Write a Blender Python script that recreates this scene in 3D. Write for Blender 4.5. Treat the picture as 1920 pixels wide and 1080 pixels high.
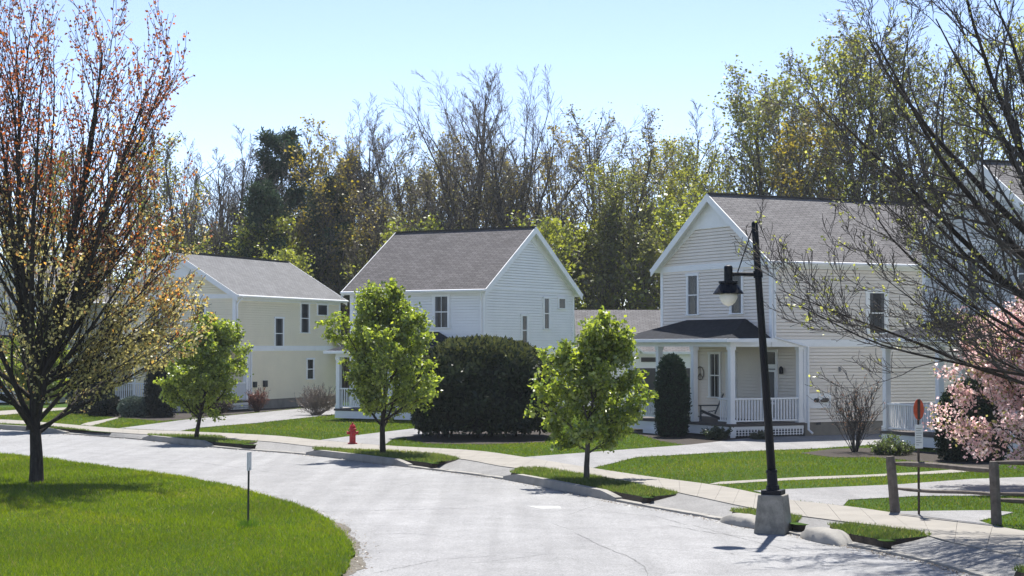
import bpy, bmesh, math, random
import numpy as np
from mathutils import Vector
R = math.radians
SC = bpy.context.scene
for o in list(bpy.data.objects): bpy.data.objects.remove(o)
COL = SC.collection
# ------------------------------------------------------------ camera, light
H = 3.45; FPX = 3367.0; PT = 0.0321
cd = bpy.data.cameras.new('camera'); cam = bpy.data.objects.new('camera', cd); COL.objects.link(cam)
cam.location = (0, 0, H); cam.rotation_euler = (math.pi/2 + PT, 0, 0)
cd.sensor_width = 36; cd.lens = 36*FPX/1920; cd.clip_end = 5000; cd.clip_start = .1
SC.camera = cam
SUN_EL, SUN_AZ = 61.0, 7.0           # azimuth clockwise from +Y
w = bpy.data.worlds.new('World'); SC.world = w; w.use_nodes = True
nt = w.node_tree; sky = nt.nodes.new('ShaderNodeTexSky'); sky.sky_type = 'NISHITA'
sky.sun_disc = False; sky.sun_elevation = R(SUN_EL); sky.sun_rotation = R(SUN_AZ)
sky.air_density = 0.5; sky.dust_density = 0.0; sky.ozone_density = 2.4
bg = nt.nodes['Background']; bg.inputs[1].default_value = 0.104
tint = nt.nodes.new('ShaderNodeMix'); tint.data_type = 'RGBA'; tint.blend_type = 'MULTIPLY'; tint.inputs[0].default_value = 1
tint.inputs[7].default_value = (1, .83, .745, 1); nt.links.new(sky.outputs[0], tint.inputs[6]); nt.links.new(tint.outputs[2], bg.inputs[0])
sd = bpy.data.lights.new('sun', 'SUN'); so = bpy.data.objects.new('sun', sd); COL.objects.link(so)
sd.energy = 2.9; sd.angle = R(.6); sd.color = (1, .965, .9)
sv = Vector((math.sin(R(SUN_AZ))*math.cos(R(SUN_EL)), math.cos(R(SUN_AZ))*math.cos(R(SUN_EL)), math.sin(R(SUN_EL))))
so.rotation_euler = sv.to_track_quat('Z', 'Y').to_euler(); so.location = (0, 60, 80)
SC.view_settings.view_transform = 'Standard'; SC.view_settings.look = 'None'
SC.view_settings.exposure = 1.7; SC.view_settings.gamma = 1

def G(px, py, z=0.0):
    """a point of the surveyed plan: the place on level z seen at this spot of the photograph"""
    c, s = math.cos(PT), math.sin(PT); x = (px-960)/FPX; u = (540-py)/FPX
    d = (x, c-u*s, s+u*c); t = (z-H)/d[2]
    return (d[0]*t, d[1]*t)
# ------------------------------------------------------------ helpers
def tag(o, label=None, cat=None, group=None, kind=None):
    if label: o['label'] = label
    if cat: o['category'] = cat
    if group: o['group'] = group
    if kind: o['kind'] = kind
    return o
def empty(name, loc, rz=0):
    o = bpy.data.objects.new(name, None); COL.objects.link(o); o.location = loc; o.rotation_euler = (0, 0, rz); o.empty_display_size = .3
    return o
class MB:
    def __init__(s): s.v = []; s.f = []; s.m = []; s.uv = None
    def face(s, pts, m=0):
        n = len(s.v); s.v += [tuple(p) for p in pts]; s.f.append(tuple(range(n, n+len(pts)))); s.m.append(m)
    def box(s, x0, x1, y0, y1, z0, z1, m=0):
        if x0 > x1: x0, x1 = x1, x0
        if y0 > y1: y0, y1 = y1, y0
        n = len(s.v)
        s.v += [(x0,y0,z0),(x1,y0,z0),(x1,y1,z0),(x0,y1,z0),(x0,y0,z1),(x1,y0,z1),(x1,y1,z1),(x0,y1,z1)]
        s.f += [tuple(n+i for i in q) for q in ((3,2,1,0),(4,5,6,7),(0,1,5,4),(1,2,6,5),(2,3,7,6),(3,0,4,7))]; s.m += [m]*6
        return s
    def hexa(s, b, t, m=0):      # bottom 4, top 4
        n = len(s.v); s.v += [tuple(p) for p in b]+[tuple(p) for p in t]
        s.f += [tuple(n+i for i in q) for q in ((3,2,1,0),(4,5,6,7),(0,1,5,4),(1,2,6,5),(2,3,7,6),(3,0,4,7))]; s.m += [m]*6
    def bar(s, a, b, w_, h_, m=0, up=(0,0,1)):
        a = Vector(a); b = Vector(b); d = (b-a).normalized(); u = Vector(up)
        if abs(d.dot(u)) > .98: u = Vector((1,0,0))
        sd_ = d.cross(u).normalized(); u = sd_.cross(d).normalized()
        p = lambda q, i, j: q + sd_*(i*w_/2) + u*(j*h_/2)
        s.hexa([p(a,-1,-1),p(a,1,-1),p(b,1,-1),p(b,-1,-1)], [p(a,-1,1),p(a,1,1),p(b,1,1),p(b,-1,1)], m)
    def tube(s, pts, rad, n=8, m=0, cap=True):
        pts = [Vector(p) for p in pts]; base = len(s.v); k = len(pts)
        for i, p in enumerate(pts):
            d = (pts[min(i+1, k-1)]-pts[max(i-1, 0)]).normalized()
            a = Vector((1,0,0)) if abs(d.x) < .9 else Vector((0,1,0))
            x = d.cross(a).normalized(); y = d.cross(x)
            for j in range(n):
                t = 2*math.pi*j/n; s.v.append(tuple(p + (x*math.cos(t)+y*math.sin(t))*rad[i]))
        for i in range(k-1):
            for j in range(n):
                a0 = base+i*n+j; a1 = base+i*n+(j+1) % n
                s.f.append((a0, a1, a1+n, a0+n)); s.m.append(m)
        if cap:
            s.f.append(tuple(base+j for j in range(n))[::-1]); s.f.append(tuple(base+(k-1)*n+j for j in range(n))); s.m += [m, m]
    def lathe(s, prof, c=(0,0,0), n=16, m=0):   # prof: (r,z)
        s.tube([(c[0], c[1], c[2]+z) for r, z in prof], [max(r, .001) for r, z in prof], n, m)
    def prism(s, poly, z0, z1, m=0, topm=None):
        n = len(poly); b = len(s.v)
        s.v += [(x, y, z0) for x, y in poly]+[(x, y, z1) for x, y in poly]
        a = sum(poly[i][0]*poly[(i+1) % n][1]-poly[(i+1) % n][0]*poly[i][1] for i in range(n))
        top = tuple(b+n+i for i in range(n)); s.f.append(top if a > 0 else top[::-1]); s.m.append(m if topm is None else topm)
        for i in range(n):
            j = (i+1) % n; s.f.append((b+i, b+j, b+n+j, b+n+i)); s.m.append(m)
    def build(s, name, mats, parent=None, smooth=False, uv=None):
        me = bpy.data.meshes.new(name); me.from_pydata(s.v, [], s.f)
        if not isinstance(mats, (list, tuple)): mats = [mats]
        for q in mats: me.materials.append(q)
        me.polygons.foreach_set('material_index', s.m)
        if smooth: me.polygons.foreach_set('use_smooth', [True]*len(s.f))
        me.update(); o = bpy.data.objects.new(name, me); COL.objects.link(o)
        if parent: o.parent = parent
        return o
def add_bevel(o, w_=.01, seg=2):
    b = o.modifiers.new('bevel', 'BEVEL'); b.width = w_; b.segments = seg; b.limit_method = 'ANGLE'; return o
def quadmesh(name, V, F, mats, parent=None, col=None, smooth=False):
    """V (n,3) array, F (m,k) array"""
    me = bpy.data.meshes.new(name); k = F.shape[1]
    me.vertices.add(len(V)); me.vertices.foreach_set('co', V.astype(np.float32).ravel())
    me.loops.add(F.size); me.loops.foreach_set('vertex_index', F.astype(np.int32).ravel())
    me.polygons.add(len(F)); me.polygons.foreach_set('loop_start', np.arange(0, F.size, k, dtype=np.int32))
    try: me.polygons.foreach_set('loop_total', np.full(len(F), k, dtype=np.int32))
    except Exception: pass
    if smooth: me.polygons.foreach_set('use_smooth', np.ones(len(F), dtype=bool))
    if not isinstance(mats, (list, tuple)): mats = [mats]
    for q in mats: me.materials.append(q)
    if col is not None:
        at = me.attributes.new('Col', 'FLOAT_COLOR', 'POINT')
        c4 = np.ones((len(V), 4), np.float32); c4[:, :3] = col; at.data.foreach_set('color', c4.ravel())
    me.update(calc_edges=True); o = bpy.data.objects.new(name, me); COL.objects.link(o)
    if parent: o.parent = parent
    return o
def copy_tree(o, parent=None):
    c = o.copy(); COL.objects.link(c)
    if parent: c.parent = parent
    for ch in list(o.children): copy_tree(ch, c)
    return c
# ------------------------------------------------------------ materials
def newmat(name):
    m = bpy.data.materials.new(name); m.use_nodes = True; t = m.node_tree
    return m, t, t.nodes['Principled BSDF'], t.nodes['Material Output']
def nd(t, typ, **kw):
    n = t.nodes.new(typ)
    for k, v in kw.items(): setattr(n, k, v)
    return n
def noise(t, scale, detail=4, vec=None, rough=.55):
    n = nd(t, 'ShaderNodeTexNoise'); n.inputs['Scale'].default_value = scale; n.inputs['Detail'].default_value = detail
    n.inputs['Roughness'].default_value = rough
    if vec is not None: t.links.new(vec, n.inputs['Vector'])
    return n
def ramp(t, fac, stops):
    r = nd(t, 'ShaderNodeValToRGB'); e = r.color_ramp.elements
    while len(e) < len(stops): e.new(.5)
    for i, (p, c) in enumerate(stops): e[i].position = p; e[i].color = (*c, 1)
    t.links.new(fac, r.inputs[0]); return r.outputs[0]
def mul(t, a, b, fac=1.0, mode='MULTIPLY'):
    n = nd(t, 'ShaderNodeMix', data_type='RGBA', blend_type=mode); n.inputs[0].default_value = fac
    for q, s_ in ((a, 6), (b, 7)):
        if isinstance(q, tuple): n.inputs[s_].default_value = (*q, 1)
        else: t.links.new(q, n.inputs[s_])
    return n.outputs[2]
def bump(t, h, p, strength=.3, dist=.02):
    b = nd(t, 'ShaderNodeBump'); b.inputs['Strength'].default_value = strength; b.inputs['Distance'].default_value = dist
    t.links.new(h, b.inputs['Height']); t.links.new(b.outputs[0], p.inputs['Normal'])
def objco(t): return nd(t, 'ShaderNodeTexCoord').outputs['Object']
def plain(name, rgb, rough=.6, var=.12, scale=3, bmp=0, metal=0, fine=60, spec=.4):
    m, t, p, o = newmat(name); co = objco(t)
    n1 = noise(t, scale, 5, co); n2 = noise(t, fine, 3, co)
    lo = tuple(c*(1-var) for c in rgb); hi = tuple(min(1, c*(1+var*.6)) for c in rgb)
    c = ramp(t, n1.outputs[0], [(.3, lo), (.7, hi)]); c2 = ramp(t, n2.outputs[0], [(.3, (1-var*.5,)*3), (.7, (1, 1, 1))])
    t.links.new(mul(t, c, c2), p.inputs['Base Color']); p.inputs['Roughness'].default_value = rough
    p.inputs['Metallic'].default_value = metal; p.inputs['Specular IOR Level'].default_value = spec
    if bmp: bump(t, n2.outputs[0], p, bmp, .01)
    return m
def asphalt(name, base, dark=.8, spots=1):
    m, t, p, o = newmat(name); co = objco(t)
    big = noise(t, .18, 4, co); mid = noise(t, 1.3, 6, co); sp = noise(t, 45, 2, co, .8); sp2 = noise(t, 14, 3, co, .7)
    c = ramp(t, big.outputs[0], [(.35, tuple(b*.9 for b in base)), (.65, base)])
    c = mul(t, c, ramp(t, mid.outputs[0], [(.3, (.86,)*3), (.7, (1.04,)*3)]))
    c = mul(t, c, ramp(t, sp.outputs[0], [(.35, (.62,)*3), (.52, (1,)*3), (.72, (1.22,)*3)]))
    c = mul(t, c, ramp(t, sp2.outputs[0], [(.3, (.84,)*3), (.6, (1.04,)*3)]))
    sp3 = noise(t, 8, 4, co, .9); c = mul(t, c, ramp(t, sp3.outputs[0], [(.3, (.9,)*3), (.5, (1,)*3), (.75, (1.08,)*3)]))
    # long streaks worn by tyres, following the street
    mp = nd(t, 'ShaderNodeMapping'); mp.inputs['Rotation'].default_value = (0, 0, R(28)); mp.inputs['Scale'].default_value = (1.3, .06, 1)
    t.links.new(co, mp.inputs[0]); st = noise(t, 1.4, 3, mp.outputs[0])
    c = mul(t, c, ramp(t, st.outputs[0], [(.35, (.9,)*3), (.62, (1.05,)*3)]))
    v = nd(t, 'ShaderNodeTexVoronoi', feature='DISTANCE_TO_EDGE'); v.inputs['Scale'].default_value = .16
    wv = mul(t, co, noise(t, .9, 5, co).outputs['Color'], .22, 'ADD'); t.links.new(wv, v.inputs['Vector'])
    ms = ramp(t, noise(t, .35, 2, co).outputs[0], [(.5, (1,)*3), (.56, (0,)*3)])
    cr = ramp(t, v.outputs[0], [(.0, (.6,)*3), (.0022, (1,)*3)])
    mx = mul(t, cr, (1., 1., 1.), 1, 'MIX'); nmix = mx.node; t.links.new(ms, nmix.inputs[0])
    c = mul(t, c, mx)
    t.links.new(c, p.inputs['Base Color']); p.inputs['Roughness'].default_value = .88; p.inputs['Specular IOR Level'].default_value = .25
    bump(t, sp.outputs[0], p, .5, .006)
    return m
def grassmat(name, a, b):
    m, t, p, o = newmat(name); co = objco(t)
    n1 = noise(t, .35, 5, co); n2 = noise(t, 25, 4, co, .8)
    c = ramp(t, n1.outputs[0], [(.3, a), (.7, b)]); c = mul(t, c, ramp(t, n2.outputs[0], [(.3, (.45,)*3), (.7, (1.3,)*3)]))
    t.links.new(c, p.inputs['Base Color']); p.inputs['Roughness'].default_value = .9; p.inputs['Specular IOR Level'].default_value = .1
    bump(t, n2.outputs[0], p, .8, .04); return m
def shingles(name, a, b, w_=.3, h_=.14):
    m, t, p, o = newmat(name); uv = nd(t, 'ShaderNodeUVMap').outputs[0]
    br = nd(t, 'ShaderNodeTexBrick'); t.links.new(uv, br.inputs['Vector']); br.offset = .43
    br.inputs['Color1'].default_value = (*a, 1); br.inputs['Color2'].default_value = (*b, 1); br.inputs['Mortar'].default_value = (*[x*.45 for x in a], 1)
    br.inputs['Scale'].default_value = 1; br.inputs['Brick Width'].default_value = w_; br.inputs['Row Height'].default_value = h_
    br.inputs['Mortar Size'].default_value = .014; br.inputs['Mortar Smooth'].default_value = .4; br.inputs['Bias'].default_value = 0
    n = noise(t, 1.1, 5, uv); n2 = noise(t, 40, 3, uv, .8)
    c = mul(t, br.outputs[0], ramp(t, n.outputs[0], [(.3, (.84,)*3), (.7, (1.1,)*3)])); c = mul(t, c, ramp(t, n2.outputs[0], [(.3, (.78,)*3), (.7, (1.15,)*3)]))
    t.links.new(c, p.inputs['Base Color']); p.inputs['Roughness'].default_value = .92; p.inputs['Specular IOR Level'].default_value = .2
    bump(t, br.outputs['Fac'], p, .5, -.012); return m
def leafmat(name, trans=.45, gloss=.08, sat=1.0):
    m, t, p, o = newmat(name); t.nodes.remove(p)
    a = nd(t, 'ShaderNodeAttribute'); a.attribute_name = 'Col'
    d = nd(t, 'ShaderNodeBsdfDiffuse'); tr = nd(t, 'ShaderNodeBsdfTranslucent'); g = nd(t, 'ShaderNodeBsdfGlossy'); g.inputs['Roughness'].default_value = .45
    hs = nd(t, 'ShaderNodeHueSaturation'); hs.inputs['Hue'].default_value = .495; hs.inputs['Saturation'].default_value = 1.1; hs.inputs['Value'].default_value = 1.9
    t.links.new(a.outputs[0], d.inputs[0]); t.links.new(a.outputs[0], hs.inputs['Color']); t.links.new(hs.outputs[0], tr.inputs[0])
    m1 = nd(t, 'ShaderNodeMixShader'); m1.inputs[0].default_value = trans; t.links.new(d.outputs[0], m1.inputs[1]); t.links.new(tr.outputs[0], m1.inputs[2])
    m2 = nd(t, 'ShaderNodeMixShader'); m2.inputs[0].default_value = gloss; t.links.new(m1.outputs[0], m2.inputs[1]); t.links.new(g.outputs[0], m2.inputs[2])
    t.links.new(m2.outputs[0], o.inputs[0]); return m
def bark(name, a, b):
    m, t, p, o = newmat(name); co = objco(t)
    mp = nd(t, 'ShaderNodeMapping'); mp.inputs['Scale'].default_value = (1, 1, .18); t.links.new(co, mp.inputs[0])
    n = noise(t, 16, 5, mp.outputs[0], .7); n2 = noise(t, 1.2, 3, co)
    c = mul(t, ramp(t, n.outputs[0], [(.35, a), (.65, b)]), ramp(t, n2.outputs[0], [(.3, (.75,)*3), (.7, (1.15,)*3)]))
    t.links.new(c, p.inputs['Base Color']); p.inputs['Roughness'].default_value = .9; p.inputs['Specular IOR Level'].default_value = .15
    bump(t, n.outputs[0], p, .9, .03); return m
def glassmat():
    m, t, p, o = newmat('window_glass'); co = objco(t)
    n = noise(t, .9, 2, co)
    t.links.new(ramp(t, n.outputs[0], [(.35, (.012, .014, .018)), (.7, (.05, .055, .062))]), p.inputs['Base Color'])
    p.inputs['Roughness'].default_value = .08; p.inputs['Specular IOR Level'].default_value = .16
    n2 = noise(t, 1.6, 1, co); bump(t, n2.outputs[0], p, .05, .02); return m
M = {}
M['asphalt'] = asphalt('asphalt', (.30, .298, .30)); M['apron'] = asphalt('apron_asphalt', (.25, .245, .24))
M['drive'] = asphalt('driveway_asphalt', (.28, .275, .275))
M['concrete'] = plain('pale_concrete', (.265, .245, .215), .9, .14, 1.2, .4, fine=50)
M['kerb'] = plain('kerb_concrete', (.29, .275, .25), .9, .22, 2.2, .5, fine=40)
M['pedestal'] = plain('pedestal_concrete', (.27, .255, .22), .9, .4, 4.5, .6, fine=30)
M['soil'] = plain('mulch', (.035, .025, .018), .95, .4, 6, .9, fine=40)
M['ground'] = grassmat('ground_cover', (.035, .05, .015), (.06, .06, .025))
M['lawn'] = grassmat('lawn_base', (.035, .075, .008), (.055, .11, .012))
M['blade'] = leafmat('grass_blade', .5, .04); M['leaf'] = leafmat('leaf', .5, .07); M['needle'] = leafmat('needle', .12, .03)
M['petal'] = leafmat('petal', .45, .02)
M['bark'] = bark('dark_bark', (.022, .018, .015), (.06, .05, .043)); M['greybark'] = bark('grey_bark', (.05, .044, .04), (.13, .115, .105))
M['twig'] = plain('twig_bark', (.20, .172, .148), .85, .25, 2); M['twigdark'] = plain('dark_twig_bark', (.03, .024, .02), .85, .25, 3)
M['twigmid'] = plain('grey_brown_twig_bark', (.075, .066, .06), .85, .25, 3)
M['twigred'] = plain('reddish_twig_bark', (.1, .055, .045), .85, .25, 3)
M['white'] = plain('white_trim_paint', (.84, .84, .835), .5, .05, 1.5); M['glass'] = glassmat()
M['curtain'] = plain('curtain_cloth', (.25, .25, .25), .9, .2, 3)
M['black'] = plain('black_painted_steel', (.004, .006, .012), .5, .25, 6, .1, spec=.18)
M['drape'] = plain('drape_seen_through_glass', (.085, .088, .095), .5, .3, 14)
M['globe'] = plain('frosted_globe', (.70, .68, .60), .5, .05, 3)
M['red'] = plain('hydrant_red_paint', (.42, .012, .018), .4, .2, 9, .1)
M['wood'] = plain('weathered_wood', (.15, .125, .105), .9, .35, 8, .6, fine=35); M['deck'] = plain('deck_boards', (.10, .085, .08), .8, .2, 5)
M['found'] = plain('foundation_concrete', (.24, .22, .19), .9, .2, 2, .3)
M['white_sheet'] = plain('white_road_paint', (.40, .40, .39), .8, .15, 5)
M['orange'] = plain('orange_paint', (.55, .085, .03), .6, .3, 9); M['brownpost'] = plain('brown_metal_post', (.055, .035, .025), .7, .3, 9)
M['paper'] = plain('white_paper_sign', (.68, .68, .66), .7, .05, 9); M['ink'] = plain('grey_ink', (.2, .2, .2), .8, .05, 9)
M['darkmetal'] = plain('dark_green_metal', (.02, .022, .02), .5, .2, 9); M['reflect'] = plain('white_reflector', (.6, .6, .6), .4, .1, 9)
M['chair'] = plain('dark_chair_paint', (.035, .038, .045), .6, .2, 9); M['door'] = plain('dark_door_paint', (.03, .035, .045), .4, .2, 4)
M['roof_grey'] = shingles('light_grey_shingles', (.17, .17, .175), (.21, .21, .215)); M['roof_taupe'] = shingles('taupe_shingles', (.105, .098, .10), (.145, .135, .138))
M['roof_brown'] = shingles('mauve_brown_shingles', (.155, .147, .147), (.205, .196, .195)); M['roof_dark'] = shingles('dark_shingles', (.012, .014, .020), (.022, .025, .034))
def siding(name, rgb): return plain(name, rgb, .55, .05, .8, fine=9, spec=.35)

# ------------------------------------------------------------ the setting: ground, road, walks
def gl(pts, z=0): return [G(x, y, z) for x, y in pts]
def smooth(pts, k=6):
    P = [np.array(p) for p in pts]; P = [2*P[0]-P[1]]+P+[2*P[-1]-P[-2]]; out = []
    for i in range(1, len(P)-2):
        for j in range(k):
            t = j/k; a, b, c, d = P[i-1:i+3]
            out.append(tuple(.5*((2*b)+(c-a)*t+(2*a-5*b+4*c-d)*t*t+(3*b-a-3*c+d)*t**3)))
    out.append(tuple(P[-2])); return out
def resample(pts, n):
    P = np.array(pts); s_ = np.r_[0, np.cumsum(np.linalg.norm(np.diff(P, axis=0), axis=1))]; q = np.linspace(0, s_[-1], n)
    return np.c_[np.interp(q, s_, P[:, 0]), np.interp(q, s_, P[:, 1])]
def inpoly(P, poly):
    x, y = P[:, 0], P[:, 1]; r = np.zeros(len(P), bool); n = len(poly)
    for i in range(n):
        x1, y1 = poly[i]; x2, y2 = poly[(i+1) % n]
        if y1 == y2: continue
        r ^= ((y1 > y) != (y2 > y)) & (x < (x2-x1)*(y-y1)/(y2-y1)+x1)
    return r
ZR = -.17
b = MB(); b.prism([(-2500, -200), (2500, -200), (2500, 4000), (-2500, 4000)], -1.2, -.30); tag(b.build('ground', M['ground']), kind='structure')
kerb_px = [(-420, 790), (-200, 796), (0, 805), (140, 815), (268, 825), (412, 840), (575, 853), (765, 876), (945, 899), (1155, 940), (1365, 978), (1440, 993), (1585, 1022), (1740, 1054), (1850, 1085), (2050, 1145), (2350, 1260)]
kerb = smooth(gl(kerb_px, ZR), 8)
swf_px = [(-420, 776), (-200, 781), (0, 787), (90, 793), (222, 804), (339, 809), (510, 817), (600, 826), (740, 837), (886, 845), (977, 857), (1108, 878), (1221, 895), (1350, 912), (1484, 939), (1581, 949), (1671, 962), (1868, 988), (2050, 1022), (2350, 1085)]
swn_px = [(-420, 781), (-200, 787), (0, 794), (90, 799), (171, 808), (273, 815), (485, 827), (600, 839), (730, 848), (864, 861), (955, 877), (1112, 892), (1280, 926), (1407, 953), (1507, 969), (1591, 980), (1713, 996), (1768, 1014), (1920, 1046), (2050, 1080), (2350, 1160)]
swf = resample(smooth(gl(swf_px), 6), 160); swn = resample(smooth(gl(swn_px), 6), 160); kb = resample(kerb, 160)
# road sheet: everything between the kerb and the near lawn, and the ground under the camera
road_poly = [tuple(p) for p in kb] + [(60, 5), (60, -60), (-90, -60), (-90, 60)]
b = MB(); b.prism(road_poly, -.28, ZR); tag(b.build('road', M['asphalt']), kind='structure')
# aprons between pavement and kerb
b = MB()
for i in range(159):
    b.face([(*swn[i], -.004), (*kb[i], -.147), (*kb[i+1], -.147), (*swn[i+1], -.004)])
    b.face([(*kb[i], -.147), (*kb[i], -.27), (*kb[i+1], -.27), (*kb[i+1], -.147)])
tag(b.build('driveway_apron', M['apron']), kind='structure')
b = MB()      # flush kerb strip
kbn = np.array(kerb); tang = np.gradient(kbn, axis=0); tang /= np.linalg.norm(tang, axis=1)[:, None]; nrm = np.c_[-tang[:, 1], tang[:, 0]]
if (nrm[20] @ np.array([0, 1])) < 0: nrm = -nrm
rj = random.Random(5)
for i in range(len(kbn)-1):
    p, q = kbn[i], kbn[i+1]; a_, c_ = p+nrm[i]*.14, q+nrm[i+1]*.14; p0 = p-nrm[i]*.03; q0 = q-nrm[i+1]*.03
    z = -.128+rj.uniform(-.006, .006)
    b.hexa([(*p0, -.25), (*q0, -.25), (*c_, -.25), (*a_, -.25)], [(*p0, z), (*q0, z), (*c_, z+.008), (*a_, z+.008)])
tag(b.build('kerb_strip', M['kerb']), kind='structure')
b = MB()      # pavement slabs
i = 0
while i < 158:
    j = min(i+2, 159)
    b.hexa([(*swn[i], -.12), (*swn[j], -.12), (*swf[j], -.12), (*swf[i], -.12)],
           [(*(swn[i]*.995+swn[j]*.005), .016), (*(swn[j]*.995+swn[i]*.005), .016), (*(swf[j]*.995+swf[i]*.005), .018), (*(swf[i]*.995+swf[j]*.005), .018)])
    i = j
tag(b.build('pavement', M['concrete']), kind='structure')
# lawn beyond the pavement
back_poly = [tuple(p) for p in swf] + [(95, 20), (95, 260), (-110, 260), (-110, 78)]
b = MB(); b.prism(back_poly, -.25, 0); tag(b.build('far_lawn', M['lawn']), kind='structure')
# driveways and paths as sheets on the lawn
drives = {
 'driveway': [
  gl([(977, 858), (1085, 850), (1190, 842), (1297, 834), (1400, 822), (1510, 812), (1640, 807), (1800, 803), (1820, 822), (1700, 832), (1640, 834), (1540, 841), (1436, 845), (1347, 849), (1193, 858), (1108, 879)]),
  gl([(1413, 921), (1500, 917), (1687, 909), (1820, 899), (1960, 894), (2100, 890), (2100, 925), (1960, 930), (1862, 930), (1720, 931), (1591, 938), (1581, 949), (1484, 939)]),
  gl([(1671, 962), (1681, 960), (1861, 958), (1900, 962), (1836, 978), (1868, 988)]),
  gl([(600, 826), (700, 813), (769, 805), (900, 793), (1000, 787), (1000, 797), (900, 807), (787, 816), (735, 825), (720, 836)]),
  gl([(222, 804), (345, 788), (470, 776), (560, 767), (640, 763), (720, 758), (720, 768), (640, 776), (600, 781), (480, 794), (370, 803), (339, 809)])],
 'path': [
  gl([(1330, 908), (1350, 904), (1439, 899), (1507, 895), (1623, 891), (1720, 886), (1800, 880), (1830, 884), (1791, 887), (1687, 892), (1560, 898), (1439, 903), (1348, 909)]),
  gl([(150, 797), (163, 793), (218, 783), (224, 784), (172, 799)]),
  gl([(-100, 773), (0, 771), (60, 767), (135, 764), (136, 768), (60, 774), (0, 779), (-100, 783)])]}
for nm, lst in drives.items():
    b = MB()
    for k, p in enumerate(lst): b.prism(p, -.1, .012+.003*k)
    tag(b.build(nm, M['drive'] if nm == 'driveway' else M['concrete']), kind='structure')
# planted beds of bark mulch
beds = [gl([(1290, 836), (1240, 828), (1170, 806), (1175, 795), (1370, 815), (1520, 806), (1640, 800), (1640, 808), (1510, 812), (1400, 822)]),
        gl([(205, 782), (300, 790), (345, 787), (470, 775), (560, 766), (640, 762), (640, 752), (560, 752), (440, 762), (200, 764)]),
        gl([(1500, 850), (1560, 858), (1640, 858), (1780, 872), (1860, 880), (1900, 860), (1640, 840), (1560, 842)]),
        gl([(757, 822), (800, 832), (900, 834), (1020, 830), (1040, 806), (900, 800), (790, 808)])]
b = MB()
for k, p in enumerate(beds): b.prism(p, -.1, .006+.0015*k)
tag(b.build('mulch_bed', M['soil']), kind='structure')
# near lawn
nl_px = [(-900, 822), (-500, 832), (-200, 842), (0, 850), (58, 855), (109, 861), (219, 876), (328, 890), (430, 909), (510, 932), (583, 955), (627, 981), (654, 1010), (660, 1034), (648, 1060), (632, 1082), (600, 1120), (520, 1200), (380, 1330)]
near_poly = smooth(gl(nl_px, -.10), 6)+[(-4, 10), (-60, 10), (-60, 60)]
rj = random.Random(8); near_poly = [(x+rj.uniform(-.06, .06), y+rj.uniform(-.1, .1)) for x, y in near_poly]
rim = resample(smooth(gl(nl_px, -.10), 6), 500); T_ = np.gradient(rim, axis=0); T_ /= np.linalg.norm(T_, axis=1)[:, None]; N_ = np.c_[T_[:, 1], -T_[:, 0]]
b = MB(); N_ = N_ if N_[250] @ np.array([1, 1]) > 0 else -N_; ww = np.array([.16+.12*math.sin(i*.21)*math.sin(i*.057)+rj.uniform(-.03, .05) for i in range(500)])
for i in range(499): b.face([(*(rim[i]-N_[i]*.3), ZR+.012), (*(rim[i+1]-N_[i+1]*.3), ZR+.012), (*(rim[i+1]+N_[i+1]*ww[i+1]), ZR+.005), (*(rim[i]+N_[i]*ww[i]), ZR+.005)])
tag(b.build('road_edge_grit', plain('road_grit', (.14, .125, .10), .95, .35, 7, .6, fine=25)), kind='structure')
b = MB(); b.prism(near_poly, -.25, -.115); tag(b.build('near_lawn', M['lawn']), kind='structure')
# grass islands with their raised kerbs
isl = [
 gl([(268, 821), (277, 815), (412, 818), (437, 827), (485, 828), (450, 835), (412, 838)]),
 gl([(575, 847), (590, 840), (640, 842), (730, 846), (815, 851), (864, 861), (820, 868), (768, 872)]),
 gl([(942, 892), (975, 877), (1010, 877), (1112, 893), (1280, 926), (1180, 936), (1155, 936)]),
 gl([(-300, 789), (0, 795), (91, 800), (171, 808), (145, 814), (0, 801), (-300, 790)]),
 gl([(1355, 973), (1372, 955), (1407, 955), (1507, 970), (1488, 983), (1440, 988)]),
 gl([(1552, 984), (1600, 983), (1713, 997), (1750, 1005), (1590, 1020)]),
 gl([(1870, 1082), (1915, 1062), (2000, 1075), (2100, 1110), (2000, 1130)])]
def behind(p):
    p = np.array(p); d = np.linalg.norm(kbn-p, axis=1); i = int(np.argmin(d)); s_ = (p-kbn[i]) @ nrm[i]
    return tuple(p+nrm[i]*max(0, .2-s_)) if d[i] < 1.5 else tuple(p)
isl = [[behind(p) for p in resample(q+[q[0]], 60)[:-1]] for q in isl]
b = MB()
for p in isl:
    P = np.array(p); n = len(P); nx = np.roll(P, -1, 0)-np.roll(P, 1, 0); nx /= np.linalg.norm(nx, axis=1)[:, None]+1e-9; nn = np.c_[-nx[:, 1], nx[:, 0]]
    if np.sum(P[:, 0]*np.roll(P[:, 1], -1)-np.roll(P[:, 0], -1)*P[:, 1]) < 0: nn = -nn
    Q = P+nn*.13; bs = len(b.v); b.v += [(x, y, -.16) for x, y in P]+[(x, y, .0) for x, y in P+nn*.06]+[(x, y, .016) for x, y in Q]
    for k in range(n):
        j = (k+1) % n
        for l in (0, n): b.f.append((bs+l+k, bs+l+j, bs+l+n+j, bs+l+n+k)); b.m.append(1 if l == 0 else 0)
    b.f.append(tuple(range(bs+2*n, bs+3*n))); b.m.append(0)
tag(b.build('grass_verge', [M['lawn'], M['soil']]), kind='structure')
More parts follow.
